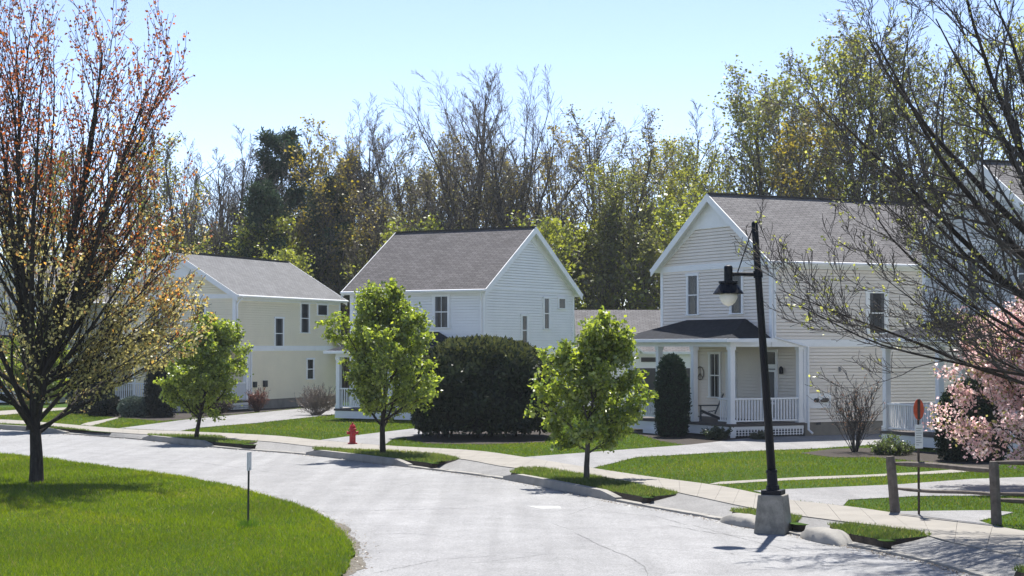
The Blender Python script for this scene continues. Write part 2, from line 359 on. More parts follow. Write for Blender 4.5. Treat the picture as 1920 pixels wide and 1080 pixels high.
def kerb_piece(i0px, i1px, top=.03, wd=.16):
    """raised kerb following the kerb line between two photo columns"""
    pts = [p for p, q in zip(kbn, nrm)]
    sel = [i for i in range(len(kbn)) if i0px <= 960+FPX*kbn[i][0]/kbn[i][1] <= i1px]
    b = MB(); n = len(sel)
    P = resample([tuple(kbn[i]) for i in sel], 26); T = np.gradient(P, axis=0); T /= np.linalg.norm(T, axis=1)[:, None]; N = np.c_[-T[:, 1], T[:, 0]]
    if N[5] @ nrm[sel[0]] < 0: N = -N
    for i in range(25):
        h0 = ZR+(top-ZR)*min(1, .45+i*.2, .45+(25-i)*.2); h1 = ZR+(top-ZR)*min(1, .45+(i+1)*.2, .45+(24-i)*.2)
        a0, a1 = P[i]-N[i]*.06, P[i+1]-N[i+1]*.06; c0, c1 = P[i]+N[i]*wd, P[i+1]+N[i+1]*wd; m0, m1 = P[i]-N[i]*.025, P[i+1]-N[i+1]*.025
        b.hexa([(*a0, -.26), (*a1, -.26), (*c1, -.26), (*c0, -.26)], [(*m0, h0), (*m1, h1), (*c1, h1), (*c0, h0)])
    o = b.build('kerb', M['kerb']); tag(o, kind='structure'); return o
for a_, c_ in ((268, 412), (575, 768), (945, 1155), (-300, 141)): kerb_piece(a_, c_)
def kerb_stone(pa, pb, top, label):
    """a leftover stub of kerb, worn round"""
    A = np.array(G(*pa, ZR)); B = np.array(G(*pb, ZR)); L = np.linalg.norm(B-A); r_ = random.Random(int(L*1000))
    V = []; F = []; n = 14; m_ = 8
    for i in range(n+1):
        t = i/n; prof = min(1, 1.15*(math.sin(math.pi*min(1, max(0, t)))**.6)) if 0 < t < 1 else 0.02
        for j in range(m_+1):
            a = math.pi*j/m_
            yy = math.cos(a)*.26*(.5+.5*prof); zz = (math.sin(a)**.3)*(top-ZR)*prof
            V.append((t*L-L/2+r_.uniform(-.01, .01), yy+r_.uniform(-.008, .008), zz-.02+r_.uniform(-.016, .012)))
    for i in range(n):
        for j in range(m_):
            q = i*(m_+1)+j; F.append((q, q+m_+1, q+m_+2, q+1))
    F = np.array(F)
    C = (A+B)/2; o = quadmesh('kerb_stone', np.array(V), F, M['kerb']); o.location = (C[0], C[1], ZR)
    o.rotation_euler = (0, 0, math.atan2(B[1]-A[1], B[0]-A[0])); tag(o, label, 'kerb stone', 'worn stubs of kerb beside the lamp')
kerb_stone((1360, 977), (1442, 993), .07, 'worn rounded kerb stub right in front of the lamp pedestal')
kerb_stone((1512, 1006), (1588, 1024), .09, 'worn rounded kerb stub at the corner of the small grass verge, right of the lamp')
# white paint patch and long cracks in the road
b = MB(); rr = random.Random(2)
p = gl([(988, 949), (1050, 949), (1053, 954), (1012, 954)], ZR); b.prism(p, ZR-.01, ZR+.004); tag(b.build('road_marking', M['white_sheet']), kind='structure')
b = MB()
for line, wd in (([(700, 957), (760, 956), (830, 955), (905, 951)], .016), ([(1080, 1000), (1120, 1020), (1180, 1045), (1210, 1062), (1215, 1090)], .014), ([(1250, 985), (1340, 1000), (1450, 1012), (1560, 1024)], .012),
                 ([(583, 960), (660, 958), (760, 956)], .012), ([(700, 1002), (760, 1000), (840, 1006)], .01), ([(1500, 1062), (1600, 1060), (1700, 1066)], .012), ([(1300, 985), (1400, 1012), (1500, 1036)], .01), ([(60, 842), (200, 852), (380, 868), (560, 893)], .012), ([(700, 1075), (820, 1050), (930, 1042)], .009), ([(1130, 960), (1230, 968), (1290, 985)], .009)):
    P = resample(gl(line, ZR), 40)
    for i in range(39):
        p0, p1 = P[i]+[rr.uniform(-.02, .02), rr.uniform(-.04, .04)], P[i+1]; P[i] = p0
    for i in range(39):
        d = P[i+1]-P[i]; n_ = np.array([-d[1], d[0]]); n_ /= np.linalg.norm(n_)+1e-9; q = wd*rr.uniform(.3, 1)
        b.face([(*(P[i]-n_*q), ZR+.004), (*(P[i+1]-n_*q), ZR+.004), (*(P[i+1]+n_*q), ZR+.004), (*(P[i]+n_*q), ZR+.004)])
tag(b.build('road_crack', plain('crack_tar', (.15, .15, .152), .9, .2)), kind='structure')

# leaf litter and grit gathered along kerb, gutter and lawn edge
rg = np.random.default_rng(12); k = 3000; i = rg.integers(0, len(kbn)-1, k); f = rg.random((k, 1)); P = kbn[i]*(1-f)+kbn[i+1]*f-nrm[i]*(.05+np.abs(rg.normal(0, .16, (k, 1))))
i = rg.integers(0, 499, 2600); P = np.vstack([P, rim[i]+N_[i]*(.02+np.abs(rg.normal(0, .18, (2600, 1))))]); k = len(P); P = np.c_[P, np.full(k, ZR+.006)]
a = rg.uniform(0, 6.28, k); sz = rg.uniform(.008, .03, k)[:, None]; dx = np.c_[np.cos(a), np.sin(a), np.zeros(k)]*sz; dy = np.c_[-np.sin(a), np.cos(a), rg.uniform(0, .8, k)]*sz*.6
V = np.stack([P-dx, P-dy*[1, 1, 0], P+dx, P+dy+[0, 0, .004]], 1).reshape(-1, 3); cc = np.where(rg.random((k, 1)) < .5, [.12, .09, .06], np.where(rg.random((k, 1)) < .5, [.2, .17, .12], [.07, .06, .05]))
tag(quadmesh('leaf_litter', V, np.arange(4*k).reshape(-1, 4), M['leaf'], col=np.repeat(cc, 4, 0)), 'fine dry leaf litter and grit gathered along the kerb and the lawn edge', 'litter', kind='stuff')
# grass blades
rng = np.random.default_rng(3)
def blades(polys, holes, zs, n, hgt, wid, c0, c1, near=None, edge=0.0):
    out = []
    A = []
    for p in polys:
        q = np.array(p); A.append((q.min(0), q.max(0)))
    for p, (lo, hi), z in zip(polys, A, zs):
        poly = np.array(p); ar = .5*abs(np.sum(poly[:, 0]*np.roll(poly[:, 1], -1)-np.roll(poly[:, 0], -1)*poly[:, 1]))
        k = int(n*(hi-lo).prod()); X = rng.uniform(lo, hi, (k, 2)) + 0
        # only where the camera can see, and thinning out with distance
        ok = inpoly(X, p) & (np.abs(X[:, 0]) < X[:, 1]*.31+1.5) & (X[:, 1] > 22) & (X[:, 1] < 100)
        ok &= rng.random(k) < np.clip((near/np.maximum(X[:, 1], 1))**1.6, 0, 1)
        X = X[ok]
        for h in holes: X = X[~inpoly(X, h)]
        out.append(np.c_[X, np.full(len(X), z)])
    P = np.vstack(out); k = len(P)
    if edge: P[:, :2] += rng.normal(0, edge, (k, 2))
    dist = P[:, 1]; sc = np.clip(dist/near, 1, 2.2)
    patch = .5+.5*np.sin(P[:, 0]*1.3+np.sin(P[:, 1]*.7)*2)*np.sin(P[:, 1]*.9+P[:, 0]*.4)
    h = hgt*rng.uniform(.5, 1.25, k)*(.8+.45*patch)*sc**.35; wd = wid*rng.uniform(.6, 1.2, k)*sc
    a = rng.uniform(0, 2*np.pi, k); lean = rng.normal(0, .5, (k, 2))*h[:, None]
    dx = np.c_[np.cos(a), np.sin(a), np.zeros(k)]*wd[:, None]*.5
    tip = P + np.c_[lean, h]; V = np.stack([P-dx-[0, 0, .01], P+dx-[0, 0, .01], tip], 1).reshape(-1, 3)
    t = np.clip(rng.normal(.5, .28, k)+.25*(patch-.5), 0, 1)[:, None]; C = np.array(c0)*(1-t)+np.array(c1)*t
    dry = rng.random(k) < .07; C[dry] = (.20, .18, .07)
    p2 = .5+.5*np.sin(P[:, 0]*.45+1.3*np.sin(P[:, 1]*.31+1))*np.sin(P[:, 1]*.52+.8*np.sin(P[:, 0]*.6)); C = C*(.82+.34*p2[:, None])*np.where(p2[:, None] > .7, np.array([1.15, 1.03, 1.1]), 1.)
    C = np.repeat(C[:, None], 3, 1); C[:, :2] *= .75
    return V, np.arange(3*k).reshape(-1, 3), C.reshape(-1, 3)
V, F, C_ = blades([near_poly], [], [-.115], 1500, .058, .012, (.075, .125, .006), (.155, .22, .010), near=30, edge=.04)
tag(quadmesh('lawn_grass', V, F, M['blade'], col=C_), 'bright green mown grass of the near lawn inside the bend of the road', 'grass', kind='stuff')
holes = drives['driveway']+drives['path']+beds
V, F, C_ = blades([back_poly], holes, [0], 360, .05, .02, (.06, .10, .008), (.12, .17, .014), near=45, edge=.03)
V2, F2, C2 = blades(isl, [], [.018]*len(isl), 1000, .06, .016, (.06, .11, .016), (.14, .17, .04), near=40, edge=.01)
tag(quadmesh('verge_grass', np.vstack([V, V2]), np.vstack([F, F2+len(V)]), M['blade'], col=np.vstack([C_, C2])), 'mown grass on the front lawns and verges across the road', 'grass', kind='stuff')

# ------------------------------------------------------------ houses
def roofmesh(name, quads, mat, parent, thick=.14, edge=None):
    """quads: lists of 4 (or 3) points, first edge along the eave; UV in metres"""
    V = []; F = []; UV = []; mi = []
    for q in quads:
        q = [Vector(p) for p in q]; u = (q[1]-q[0]).normalized(); n = u.cross(q[2]-q[1]).normalized()
        if n.z < 0: n = -n
        v = n.cross(u); k = len(q); bs = len(V)
        V += [tuple(p) for p in q]+[tuple(p-Vector((0, 0, thick))) for p in q]
        F.append(tuple(range(bs, bs+k))); UV.append([((p-q[0]).dot(u)+50, (p-q[0]).dot(v)+50) for p in q]); mi.append(0)
        F.append(tuple(range(bs+k, bs+2*k))[::-1]); UV.append([(0, 0)]*k); mi.append(1)
        for i in range(k):
            j = (i+1) % k; F.append((bs+i, bs+k+i, bs+k+j, bs+j)); UV.append([(0, 0)]*4); mi.append(1)
    me = bpy.data.meshes.new(name); me.from_pydata(V, [], F); me.materials.append(mat); me.materials.append(edge or M['white'])
    me.polygons.foreach_set('material_index', mi); ul = me.uv_layers.new(name='UVMap'); i = 0
    for q in UV:
        for t in q: ul.data[i].uv = t; i += 1
    me.update(); o = bpy.data.objects.new(name, me); COL.objects.link(o); o.parent = parent; return o
def boards(b, O, A, N, z0, z1, lohi, step=.128, off=.022):
    """lapped clapboards on a wall: O origin, A along, N outward"""
    O = Vector(O); A = Vector(A); N = Vector(N); z = z0
    while z < z1-.01:
        zt = min(z+step, z1); l0, h0 = lohi(z); l1, h1 = lohi(zt)
        if h0-l0 > .02:
            if h1 < l1: l1 = h1 = (l0+h0)/2
            p = lambda t, q, f: O+A*t+N*f+Vector((0, 0, q)); zs = z+.021
            b.face([p(l0, zs, off), p(h0, zs, off), p(h1, zt, .006), p(l1, zt, .006)]); b.face([p(l0, zs, off), p(l0, zs, -.06), p(h0, zs, -.06), p(h0, zs, off)])
            b.face([p(l1, zt, .006), p(h1, zt, .006), p(h1, zt, -.06), p(l1, zt, -.06)])
        z = zt
def window(parent, face, c, z0, z1, w_, mull=False, off=0., casing=.1, curtain=True):
    """face 'front': plane x=off facing -x; 'side': plane y=off facing -y. Casing, sashes and panes."""
    def P(b, a0, a1, q0, q1, d0, d1, m=0):
        if face == 'front': b.box(off-d1, off-d0, a0, a1, q0, q1, m)
        else: b.box(a0, a1, off-d1, off-d0, q0, q1, m)
    a0, a1 = c-w_/2, c+w_/2; k = casing; b = MB()
    P(b, a0, a0+k, z0, z1, -.02, .055); P(b, a1-k, a1, z0, z1, -.02, .055); P(b, a0-.03, a1+.03, z1, z1+k, -.02, .075); P(b, a0-.04, a1+.04, z0-.05, z0, -.02, .09)
    wn = b.build('window', M['white'], parent)
    b = MB(); g0, g1 = a0+k, a1-k; P(b, g0, g1, z0, z1, .002, .024); b.build('pane', M['glass'], wn)
    b = MB(); zm = (z0+z1)/2; s = .045
    if z1-z0 > .9: P(b, g0, g1, zm-s/2, zm+s/2, .025, .045)
    P(b, g0, g0+s*.8, z0, z1, .0245, .04); P(b, g1-s*.8, g1, z0, z1, .0245, .04)
    if curtain and z1-z0 > 1.2:
        c2 = MB(); g = g1-g0; P(c2, g0+.01, g0+g*.26, z0+.02, z1-.01, .0242, .027); P(c2, g1-g*.22, g1-.01, z0+.02, z1-.01, .0242, .027); c2.build('curtain', M['drape'], wn)
    if mull: P(b, (g0+g1)/2-.012, (g0+g1)/2+.012, z0, z1, .0248, .036)
    b.build('sash', M['white'], wn)
    return wn
def railing(parent, a, c, z0, z1, sp=.13):
    a = Vector(a); c = Vector(c); d = c-a; L = d.length; u = d/L; b = MB()
    q = lambda t, z: tuple(Vector((a.x, a.y, 0))+u*t+Vector((0, 0, z)))
    b.bar(q(0, z1), q(L, z1), .09, .06); b.bar(q(0, z0+.1), q(L, z0+.1), .06, .05)
    n = max(2, int(L/sp))
    for i in range(1, n): b.bar(q(L*i/n, z0+.125), q(L*i/n, z1-.03), .045, .045)
    b.build('railing', M['white'], parent)
def column(parent, x, y, z0, z1, s=.2):
    b = MB(); b.box(x-s/2, x+s/2, y-s/2, y+s/2, z0, z1); b.box(x-s/2-.03, x+s/2+.03, y-s/2-.03, y+s/2+.03, z0+.002, z0+.16); b.box(x-s/2-.03, x+s/2+.03, y-s/2-.03, y+s/2+.03, z1-.12, z1-.002)
    b.build('column', M['white'], parent)
def house(label, loc, ang, W, L, ze, zr, sid, roofm, style='gable', porch=None, windows=(), zb=3.55, rec=1.5, ov=.32, cat='house', extra=None, foundation=.5, apex=True):
    """local x: away from the street along the side wall; local y: leftwards along the front.
       style gable: ridge along x, the front is the gable. style eave: ridge along y, the side is the gable."""
    rt = empty('house', (loc[0], loc[1], 0), R(90-ang)); tag(rt, label, cat)
    zc = ze-.02
    wl = MB(); full = lambda l, h: (lambda z: (l, h)); f0 = foundation
    # solid cores
    wl.box(.065, L-.065, .065, W-.065, zb, ze-.01); wl.box(rec+.065, L-.069, .069, W-.069, f0-.2, zb)
    gw = L if style == 'eave' else W; half = gw/2; pitch = (zr-ze)/half
    if style == 'gable':
        for x in (0., L): pass
        wl.v += [(.065, 0, ze-.01), (.065, W, ze-.01), (.065, W/2, zr-.12), (L-.065, 0, ze-.01), (L-.065, W, ze-.01), (L-.065, W/2, zr-.12)]; n = len(wl.v)-6
    else:
        wl.v += [(0, .065, ze-.01), (L, .065, ze-.01), (L/2, .065, zr-.12), (0, W-.065, ze-.01), (L, W-.065, ze-.01), (L/2, W-.065, zr-.12)]; n = len(wl.v)-6
    wl.f += [(n, n+1, n+2), (n+3, n+5, n+4)]; wl.m += [0, 0]
    # clapboards
    tri = lambda z: ((z-ze)/pitch+.02, gw-(z-ze)/pitch-.02) if z > ze else (0, gw)
    boards(wl, (0, 0, 0), (0, 1, 0), (-1, 0, 0), zb, ze, full(0, W)); boards(wl, (rec, 0, 0), (0, 1, 0), (-1, 0, 0), f0, zb, full(0, W))
    boards(wl, (0, 0, 0), (1, 0, 0), (0, -1, 0), zb, ze, full(0, L)); boards(wl, (0, 0, 0), (1, 0, 0), (0, -1, 0), f0, zb, full(rec, L))
    boards(wl, (0, W, 0), (1, 0, 0), (0, 1, 0), f0, zb, full(rec, L)); boards(wl, (0, W, 0), (1, 0, 0), (0, 1, 0), zb, ze, full(0, L)); boards(wl, (L, 0, 0), (0, 1, 0), (1, 0, 0), f0, ze, full(0, W))
    if style == 'gable': boards(wl, (0, 0, 0), (0, 1, 0), (-1, 0, 0), ze, zr-.2, tri); boards(wl, (L, 0, 0), (0, 1, 0), (1, 0, 0), ze, zr-.2, tri)
    else: boards(wl, (0, 0, 0), (1, 0, 0), (0, -1, 0), ze, zr-.2, tri); boards(wl, (0, W, 0), (1, 0, 0), (0, 1, 0), ze, zr-.2, tri)
    wl.build('wall', sid, rt)
    b = MB(); b.box(rec+.03, L-.03, .03, W-.03, 0, f0+.01); b.build('foundation', M['found'], rt)
    # trim: corner boards, storey band, friezes
    k = .15; d = .035
    def tb(nm, *bx):
        t = MB()
        for q in bx: t.box(*q)
        t.build(nm, M['white'], rt)
    for z0, z1, xx in ((zb+.14, ze-.2, 0), (f0, zb-.14, rec)):
        tb('corner_board', (xx-d, xx+k, -d, -.001, z0, z1), (xx-d+.001, xx+.001, -d+.002, k, z0, z1-.001)); tb('corner_board', (xx-d, xx+k, W+.001, W+d, z0, z1), (xx-d+.001, xx+.001, W-k, W+d-.002, z0, z1-.001))
    for yy in ((-d, -.001), (W+.001, W+d)): tb('corner_board', (L-k, L+d, *yy, f0, zb-.14)); tb('corner_board', (L-k, L+d, *yy, zb+.14, ze-.2))
    tb('storey_band', (-d-.008, L+d+.008, -d-.008, -.002, zb-.14, zb+.14), (-d-.012, .003, -d-.004, W+d, zb-.14, zb+.141))
    if rec > 0: tb('soffit', (.01, rec+.01, .0, W, zb-.142, zb-.002))
    if style == 'gable': tb('frieze', (-d-.008, .003, -d, W+d, ze-.20, ze+.03), (-d, L, -d-.006, -.002, ze-.30, ze-.02))
    else: tb('frieze', (-d-.006, .003, -d, W, ze-.28, ze-.02), (-d-.002, L, -d+.004, .003, ze-.06, ze+.02))
    # roof, rakes
    e = ov; ez = ze-e*pitch+.16; rz_ = zr+.16-.02
    if style == 'gable':
        q1 = [(-e, -e, ez), (L+e, -e, ez), (L+e, W/2, rz_), (-e, W/2, rz_)]; q2 = [(L+e, W+e, ez), (-e, W+e, ez), (-e, W/2, rz_), (L+e, W/2, rz_)]
        rf = roofmesh('roof', [q1, q2], roofm, rt)
        for s_, y0 in ((1, -e), (-1, W+e)):
            for xx, sg in ((-e-.02, 1), (L+e-.01, 1)):
                b = MB(); b.hexa([(xx, y0, ez-.30), (xx+.04, y0, ez-.30), (xx+.04, W/2, rz_-.30), (xx, W/2, rz_-.30)], [(xx, y0, ez+.015), (xx+.04, y0, ez+.015), (xx+.04, W/2, rz_+.015), (xx, W/2, rz_+.015)]); b.build('rake_board', M['white'], rt)
            # rake frieze against the wall
            b = MB(); b.hexa([(-.04, y0+s_*(e-.03), ez+.0), (-.003, y0+s_*(e-.03), ez+.0), (-.003, W/2, rz_-.62), (-.04, W/2, rz_-.62)], [(-.04, y0+s_*(e-.03), ez+.14), (-.003, y0+s_*(e-.03), ez+.14), (-.003, W/2, rz_-.14), (-.04, W/2, rz_-.14)]); b.build('rake_frieze', M['white'], rt)
        if apex:
            hz = rz_-1.35; b = MB(); b.hexa([(-.05, W/2-(rz_-hz)/pitch+.15, hz), (-.002, W/2-(rz_-hz)/pitch+.15, hz), (-.002, W/2+(rz_-hz)/pitch-.15, hz), (-.05, W/2+(rz_-hz)/pitch-.15, hz)],
                              [(-.05, W/2-.1, rz_-.16), (-.002, W/2-.1, rz_-.16), (-.002, W/2+.1, rz_-.16), (-.05, W/2+.1, rz_-.16)]); b.build('apex_panel', M['white'], rt)
        b = MB(); b.bar((-e, W/2, rz_+.03), (L+e, W/2, rz_+.03), .22, .04); b.build('ridge_cap', M['ridge'], rf)
        for yy in (-e-.05, W+e+.05): g = MB(); g.tube([(-e, yy, ez-.04), (L+e, yy, ez-.04)], [.062]*2, 8); g.build('gutter', M['white'], rf)
        dsp = [(.25, -e-.05, ez-.08), (.1, -.20, ez-.3), (.08, -.09, ez-.5), (.08, -.09, zb+.2), (rec+.1, -.1, zb-.15), (rec+.1, -.1, .25), (rec+.1, -.35, .12)]
    else:
        q1 = [(-e, W+e, ez), (-e, -e, ez), (L/2, -e, rz_), (L/2, W+e, rz_)]; q2 = [(L+e, -e, ez), (L+e, W+e, ez), (L/2, W+e, rz_), (L/2, -e, rz_)]
        rf = roofmesh('roof', [q1, q2], roofm, rt)
        for s_, x0 in ((1, -e), (-1, L+e)):
            for yy in (-e-.02, W+e-.01):
                b = MB(); b.hexa([(x0, yy, ez-.30), (L/2, yy, rz_-.30), (L/2, yy+.04, rz_-.30), (x0, yy+.04, ez-.30)], [(x0, yy, ez+.015), (L/2, yy, rz_+.015), (L/2, yy+.04, rz_+.015), (x0, yy+.04, ez+.015)]); b.build('rake_board', M['white'], rt)
            b = MB(); b.hexa([(x0+s_*(e-.03), -.04, ez), (L/2, -.04, rz_-.6), (L/2, -.003, rz_-.6), (x0+s_*(e-.03), -.003, ez)], [(x0+s_*(e-.03), -.04, ez+.12), (L/2, -.04, rz_-.14), (L/2, -.003, rz_-.14), (x0+s_*(e-.03), -.003, ez+.12)]); b.build('rake_frieze', M['white'], rt)
        b = MB(); b.bar((L/2, -e, rz_+.03), (L/2, W+e, rz_+.03), .22, .04); b.build('ridge_cap', M['ridge'], rf)
        for xx in (-e-.05, L+e+.05): g = MB(); g.tube([(xx, -e, ez-.04), (xx, W+e, ez-.04)], [.062]*2, 8); g.build('gutter', M['white'], rf)
        dsp = [(-e-.05, -.1, ez-.08), (-.2, .0, ez-.3), (-.09, .08, ez-.5), (-.09, .08, .25), (-.3, .08, .12)]
    b = MB(); b.tube(dsp, [.045]*len(dsp), 8); b.build('downspout', M['white'], rt)
    for wn in windows: window(rt, *wn[:5], **(wn[5] if len(wn) > 5 else {}))
    if porch:
        y0, y1, dp = porch['y0'], porch['y1'], porch.get('d', 1.9); pr = porch.get('rec', rec); dz = .52; bz = zb-.14
        b = MB(); b.box(-dp-.05, pr-.03, y0-.05, y1+.05, dz-.1, dz); b.build('porch_floor', M['deck'], rt)
        b = MB(); b.box(-dp, pr-.06, y0, y1, 0.12, dz-.102)
        for q in range(3): b.box(-dp-.02, -dp-.001, y0-.01, y1+.01, .08+q*.1, .165+q*.1)
        b.box(-dp-.022, pr-.06, y0-.02, y0-.001, dz-.2, dz-.11); b.box(-dp-.022, -dp+.2, y0-.021, y0-.002, .0, dz-.2); b.build('porch_skirt', M['white'], rt)
        b = MB(); n_ = 22      # lattice panel in the side
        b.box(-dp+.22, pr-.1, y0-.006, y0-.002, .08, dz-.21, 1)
        for q in range(n_+1):
            xx = -dp+.22+(pr+dp-.34)*q/n_; b.box(xx-.02, xx+.02, y0-.02, y0-.007, .06, dz-.2)
        for zz in (.1, .2, .29): b.box(-dp+.2, pr-.1, y0-.026, y0-.021, zz-.012, zz+.012)
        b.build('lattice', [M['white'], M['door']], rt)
        for cx, cy in porch['cols']: column(rt, cx, cy, dz+.001, bz-.001)
        b = MB(); b.box(-dp, -dp+.2, y0, y1, bz, zb+.1); b.box(-dp+.2, pr, y0, y0+.2, bz, zb+.1); b.box(-dp+.2, pr, y1-.2, y1, bz, zb+.1); b.box(-dp+.2, .01, y0+.2, y1-.2, zb-.02, zb+.1)
        b.build('porch_beam', M['white'], rt)
        tz, pz, px_ = porch.get('tz', 4.5), zb+.16, -dp-.32; sx = 1.75
        ya, yb = y0-.32, y1+.32
        A_, B_, C1, D_ = (px_, ya, pz), (px_, yb, pz), (-.002, yb-sx-.3, tz), (-.002, ya+sx+.3, tz)
        q3 = [B_, A_, D_, C1]; q4 = [A_, (-.002, ya+.32, pz+.03), D_]; q5 = [(-.002, yb-.32, pz+.03), B_, C1]
        rf2 = roofmesh('porch_roof', [q3, q4, q5], M['roof_dark'], rt, .05)
        b = MB(); b.box(px_-.09, px_+.03, ya-.07, yb+.07, pz-.13, pz-.01); b.box(px_+.03, .0-.05, ya-.07, ya+.04, pz-.13, pz-.012); b.box(px_+.03, -.05, yb-.04, yb+.07, pz-.13, pz-.012); b.build('gutter', M['white'], rf2)
        for (ax, ay, cx, cy) in porch['rails']: railing(rt, (ax, ay, 0), (cx, cy, 0), dz, dz+.93)
        for (x_, y_, s_) in porch.get('steps', ()):
            b = MB(); b.box(x_-.35, x_, y_-s_/2, y_+s_/2, 0, .34); b.box(x_-.7, x_-.351, y_-s_/2, y_+s_/2, 0, .17); b.build('step', M['white'], rt)
    if extra: extra(rt)
    return rt
M['ridge'] = plain('ridge_cap_shingle', (.06, .055, .055), .9, .2)
S3 = siding('warm_grey_siding', (.82, .74, .65)); S2 = siding('white_siding', (.86, .86, .845)); S1 = siding('cream_siding', (.90, .81, .61)); S0 = siding('beige_siding', (.70,.64,.56)); S4 = siding('pale_grey_siding', (.6, .61, .6))
def ex3(rt):
    # door with transom, screen panels, handle
    b = MB(); c = 2.25; r = 1.5
    b.box(r-.06, r-.001, c-.55, c-.43, .52, 3.2); b.box(r-.06, r-.001, c+.43, c+.55, .52, 3.2); b.box(r-.062, r-.001, c-.43, c+.43, 2.55, 2.72); b.box(r-.062, r-.001, c-.55, c+.55, 3.2, 3.3)
    dr = b.build('door', M['white'], rt)
    b = MB(); b.box(r-.035, r-.002, c-.43, c+.43, 2.72, 3.2); b.build('transom', M['glass'], dr)
    b = MB(); b.box(r-.04, r-.002, c-.43, c+.43, .53, 2.55); b.build('door_leaf', M['door'], dr)
    b = MB()
    for z in (.54, 1.15, 1.28, 2.42): b.box(r-.055, r-.041, c-.42, c+.42, z, z+.09)
    b.box(r-.055, r-.041, c-.42, c-.36, .63, 2.42); b.box(r-.055, r-.041, c+.36, c+.42, .63, 2.42); b.build('door_frame', M['white'], dr)
    b = MB(); b.lathe([(.05, 0), (.09, .02), (.09, .22), (.03, .3)], (r-.12, 1.35, 2.35), 10); b.build('porch_lamp', M['black'], rt)
    b = MB(); b.box(1.7, 2.72, -.05, -.02, 1.05, 1.62); b.build('utility_board', M['white'], rt)
    b = MB(); b.tube([(1.98, -.05, 1.36), (1.98, -.17, 1.36)], [.085, .08], 14); b.build('meter', M['glass'], rt)
    b = MB(); b.box(2.3, 2.5, -.12, -.05, 1.28, 1.44); b.tube([(2.55, -.1, 1.38), (2.2, -.1, 1.33)], [.05, .05], 8); b.build('gas_regulator', M['wood'], rt)
    b = MB(); b.box(2.02, 2.22, -.05, -.02, .42, .52); b.build('vent', M['door'], rt)
    b = MB(); b.box(3.1, 3.18, -.08, -.02, 2.45, 2.62); b.build('vent', M['curtain'], rt)
H3 = house('warm grey clapboard house with hipped dark porch roof, behind the street lamp', (9.847, 68.008), 62.7, 7.85, 10.5, 6.69, 9.35, S3, M['roof_brown'],
    porch=dict(y0=.0, y1=7.6, cols=[(-1.78, .12), (-1.78, 2.65), (-1.78, 5.2), (-1.78, 7.48), (1.36, .12), (1.36, 7.48)],
               rails=[(-1.68, .1, 1.28, .1), (-1.8, .22, -1.8, .95), (-1.8, 2.75, -1.8, 3.2), (-1.8, 5.3, -1.8, 7.38)], steps=[(-1.97, 4.2, 1.6)]),
    windows=[('front', 5.43, 4.72, 6.28, .92), ('front', 2.32, 4.72, 6.28, .92), ('side', 4.98, 3.95, 5.5, 1.1, dict(casing=.16)), ('front', 6.1, 1.35, 3.1, .9, dict(off=1.5, mull=True)), ('front', 4.9, 1.35, 3.1, .75, dict(off=1.5, mull=True))], extra=ex3)
H2 = house('white clapboard house with taupe shingle roof standing behind the dark hedge', (-1.30, 81.9), 31.7, 7.53, 8.26, 6.07, 8.95, S2, M['roof_taupe'], style='eave', rec=0.0, zb=3.05,
    porch=dict(y0=.75, y1=7.0, rec=0.0, tz=4.1, cols=[(-1.78, .87), (-1.78, 3.9), (-1.78, 6.88)], rails=[(-1.68, .85, -.1, .85), (-1.8, 1.0, -1.8, 3.0), (-1.8, 4.9, -1.8, 6.8)]),
    windows=[('front', 2.30, 4.3, 5.72, .95, dict(mull=True)), ('front', 5.8, 4.3, 5.72, .95, dict(mull=True)), ('side', 3.56, 3.5, 4.85, .66, {}), ('side', 5.61, 4.28, 5.72, .66, {}), ('side', 7.10, 5.28, 5.74, .8, dict(casing=.08))])
def ex1(rt):
    b = MB(); b.box(1.9, 2.2, -.12, -.02, 1.2, 1.5); b.box(3.0, 3.3, -.16, -.02, 1.2, 1.55); b.build('meter', M['door'], rt)
    A_ = [(11.0, -1.5, 2.9), (12.6, -1.5, 2.9), (12.4, -.002, 3.9), (11.3, -.002, 3.9)]
    rf = roofmesh('stoop_roof', [A_], M['roof_dark'], rt, .06); b = MB(); b.box(10.95, 12.6, -1.6, -1.45, 2.74, 2.88); b.tube([(11.0, -1.45, 2.75), (11.0, -1.45, .2)], [.045]*2, 8); b.build('gutter', M['white'], rf)
H1 = house('cream clapboard house with pale grey roof, left of the white house', (-14.68, 95.2), 21.2, 7.24, 12.3, 6.16, 8.35, S1, M['roof_grey'], zb=3.3,
    porch=dict(y0=0, y1=6.9, tz=4.1, cols=[(-1.78, .12), (-1.78, 3.4), (-1.78, 6.78), (1.36, .12)], rails=[(-1.68, .1, 1.28, .1), (-1.8, .22, -1.8, 2.0), (-1.8, 4.2, -1.8, 6.7)], steps=[(-1.97, 2.8, 1.5)]),
    windows=[('side', 4.80, 3.3, 4.95, 1.1), ('side', 7.85, 4.2, 5.82, 1.15), ('side', 10.03, 5.24, 5.8, 1.4), ('side', 8.52, 1.56, 2.65, .95), ('front', 4.9, 4.15, 5.65, .75), ('front', 2.1, 4.15, 5.65, .75), ('front', 5.5, 1.2, 2.8, .8, dict(off=1.5))], extra=ex1)
H0 = house('beige clapboard house at the far left, seen through the copper-leaved maple', (-26.9, 108.0), 10, 7.2, 11.0, 6.2, 8.5, S0, M['roof_brown'], zb=3.3,
    porch=dict(y0=0, y1=6.9, tz=4.1, cols=[(-1.78, .12), (-1.78, 3.4), (-1.78, 6.78), (1.36, .12)], rails=[(-1.68, .1, 1.28, .1), (-1.8, .22, -1.8, 6.7)]),
    windows=[('side', 6.42, 4.06, 5.66, 1.3), ('side', 7.34, 1.51, 2.5, .7), ('front', 5.2, 4.15, 5.65, .75), ('front', 2.0, 4.15, 5.65, .75)])
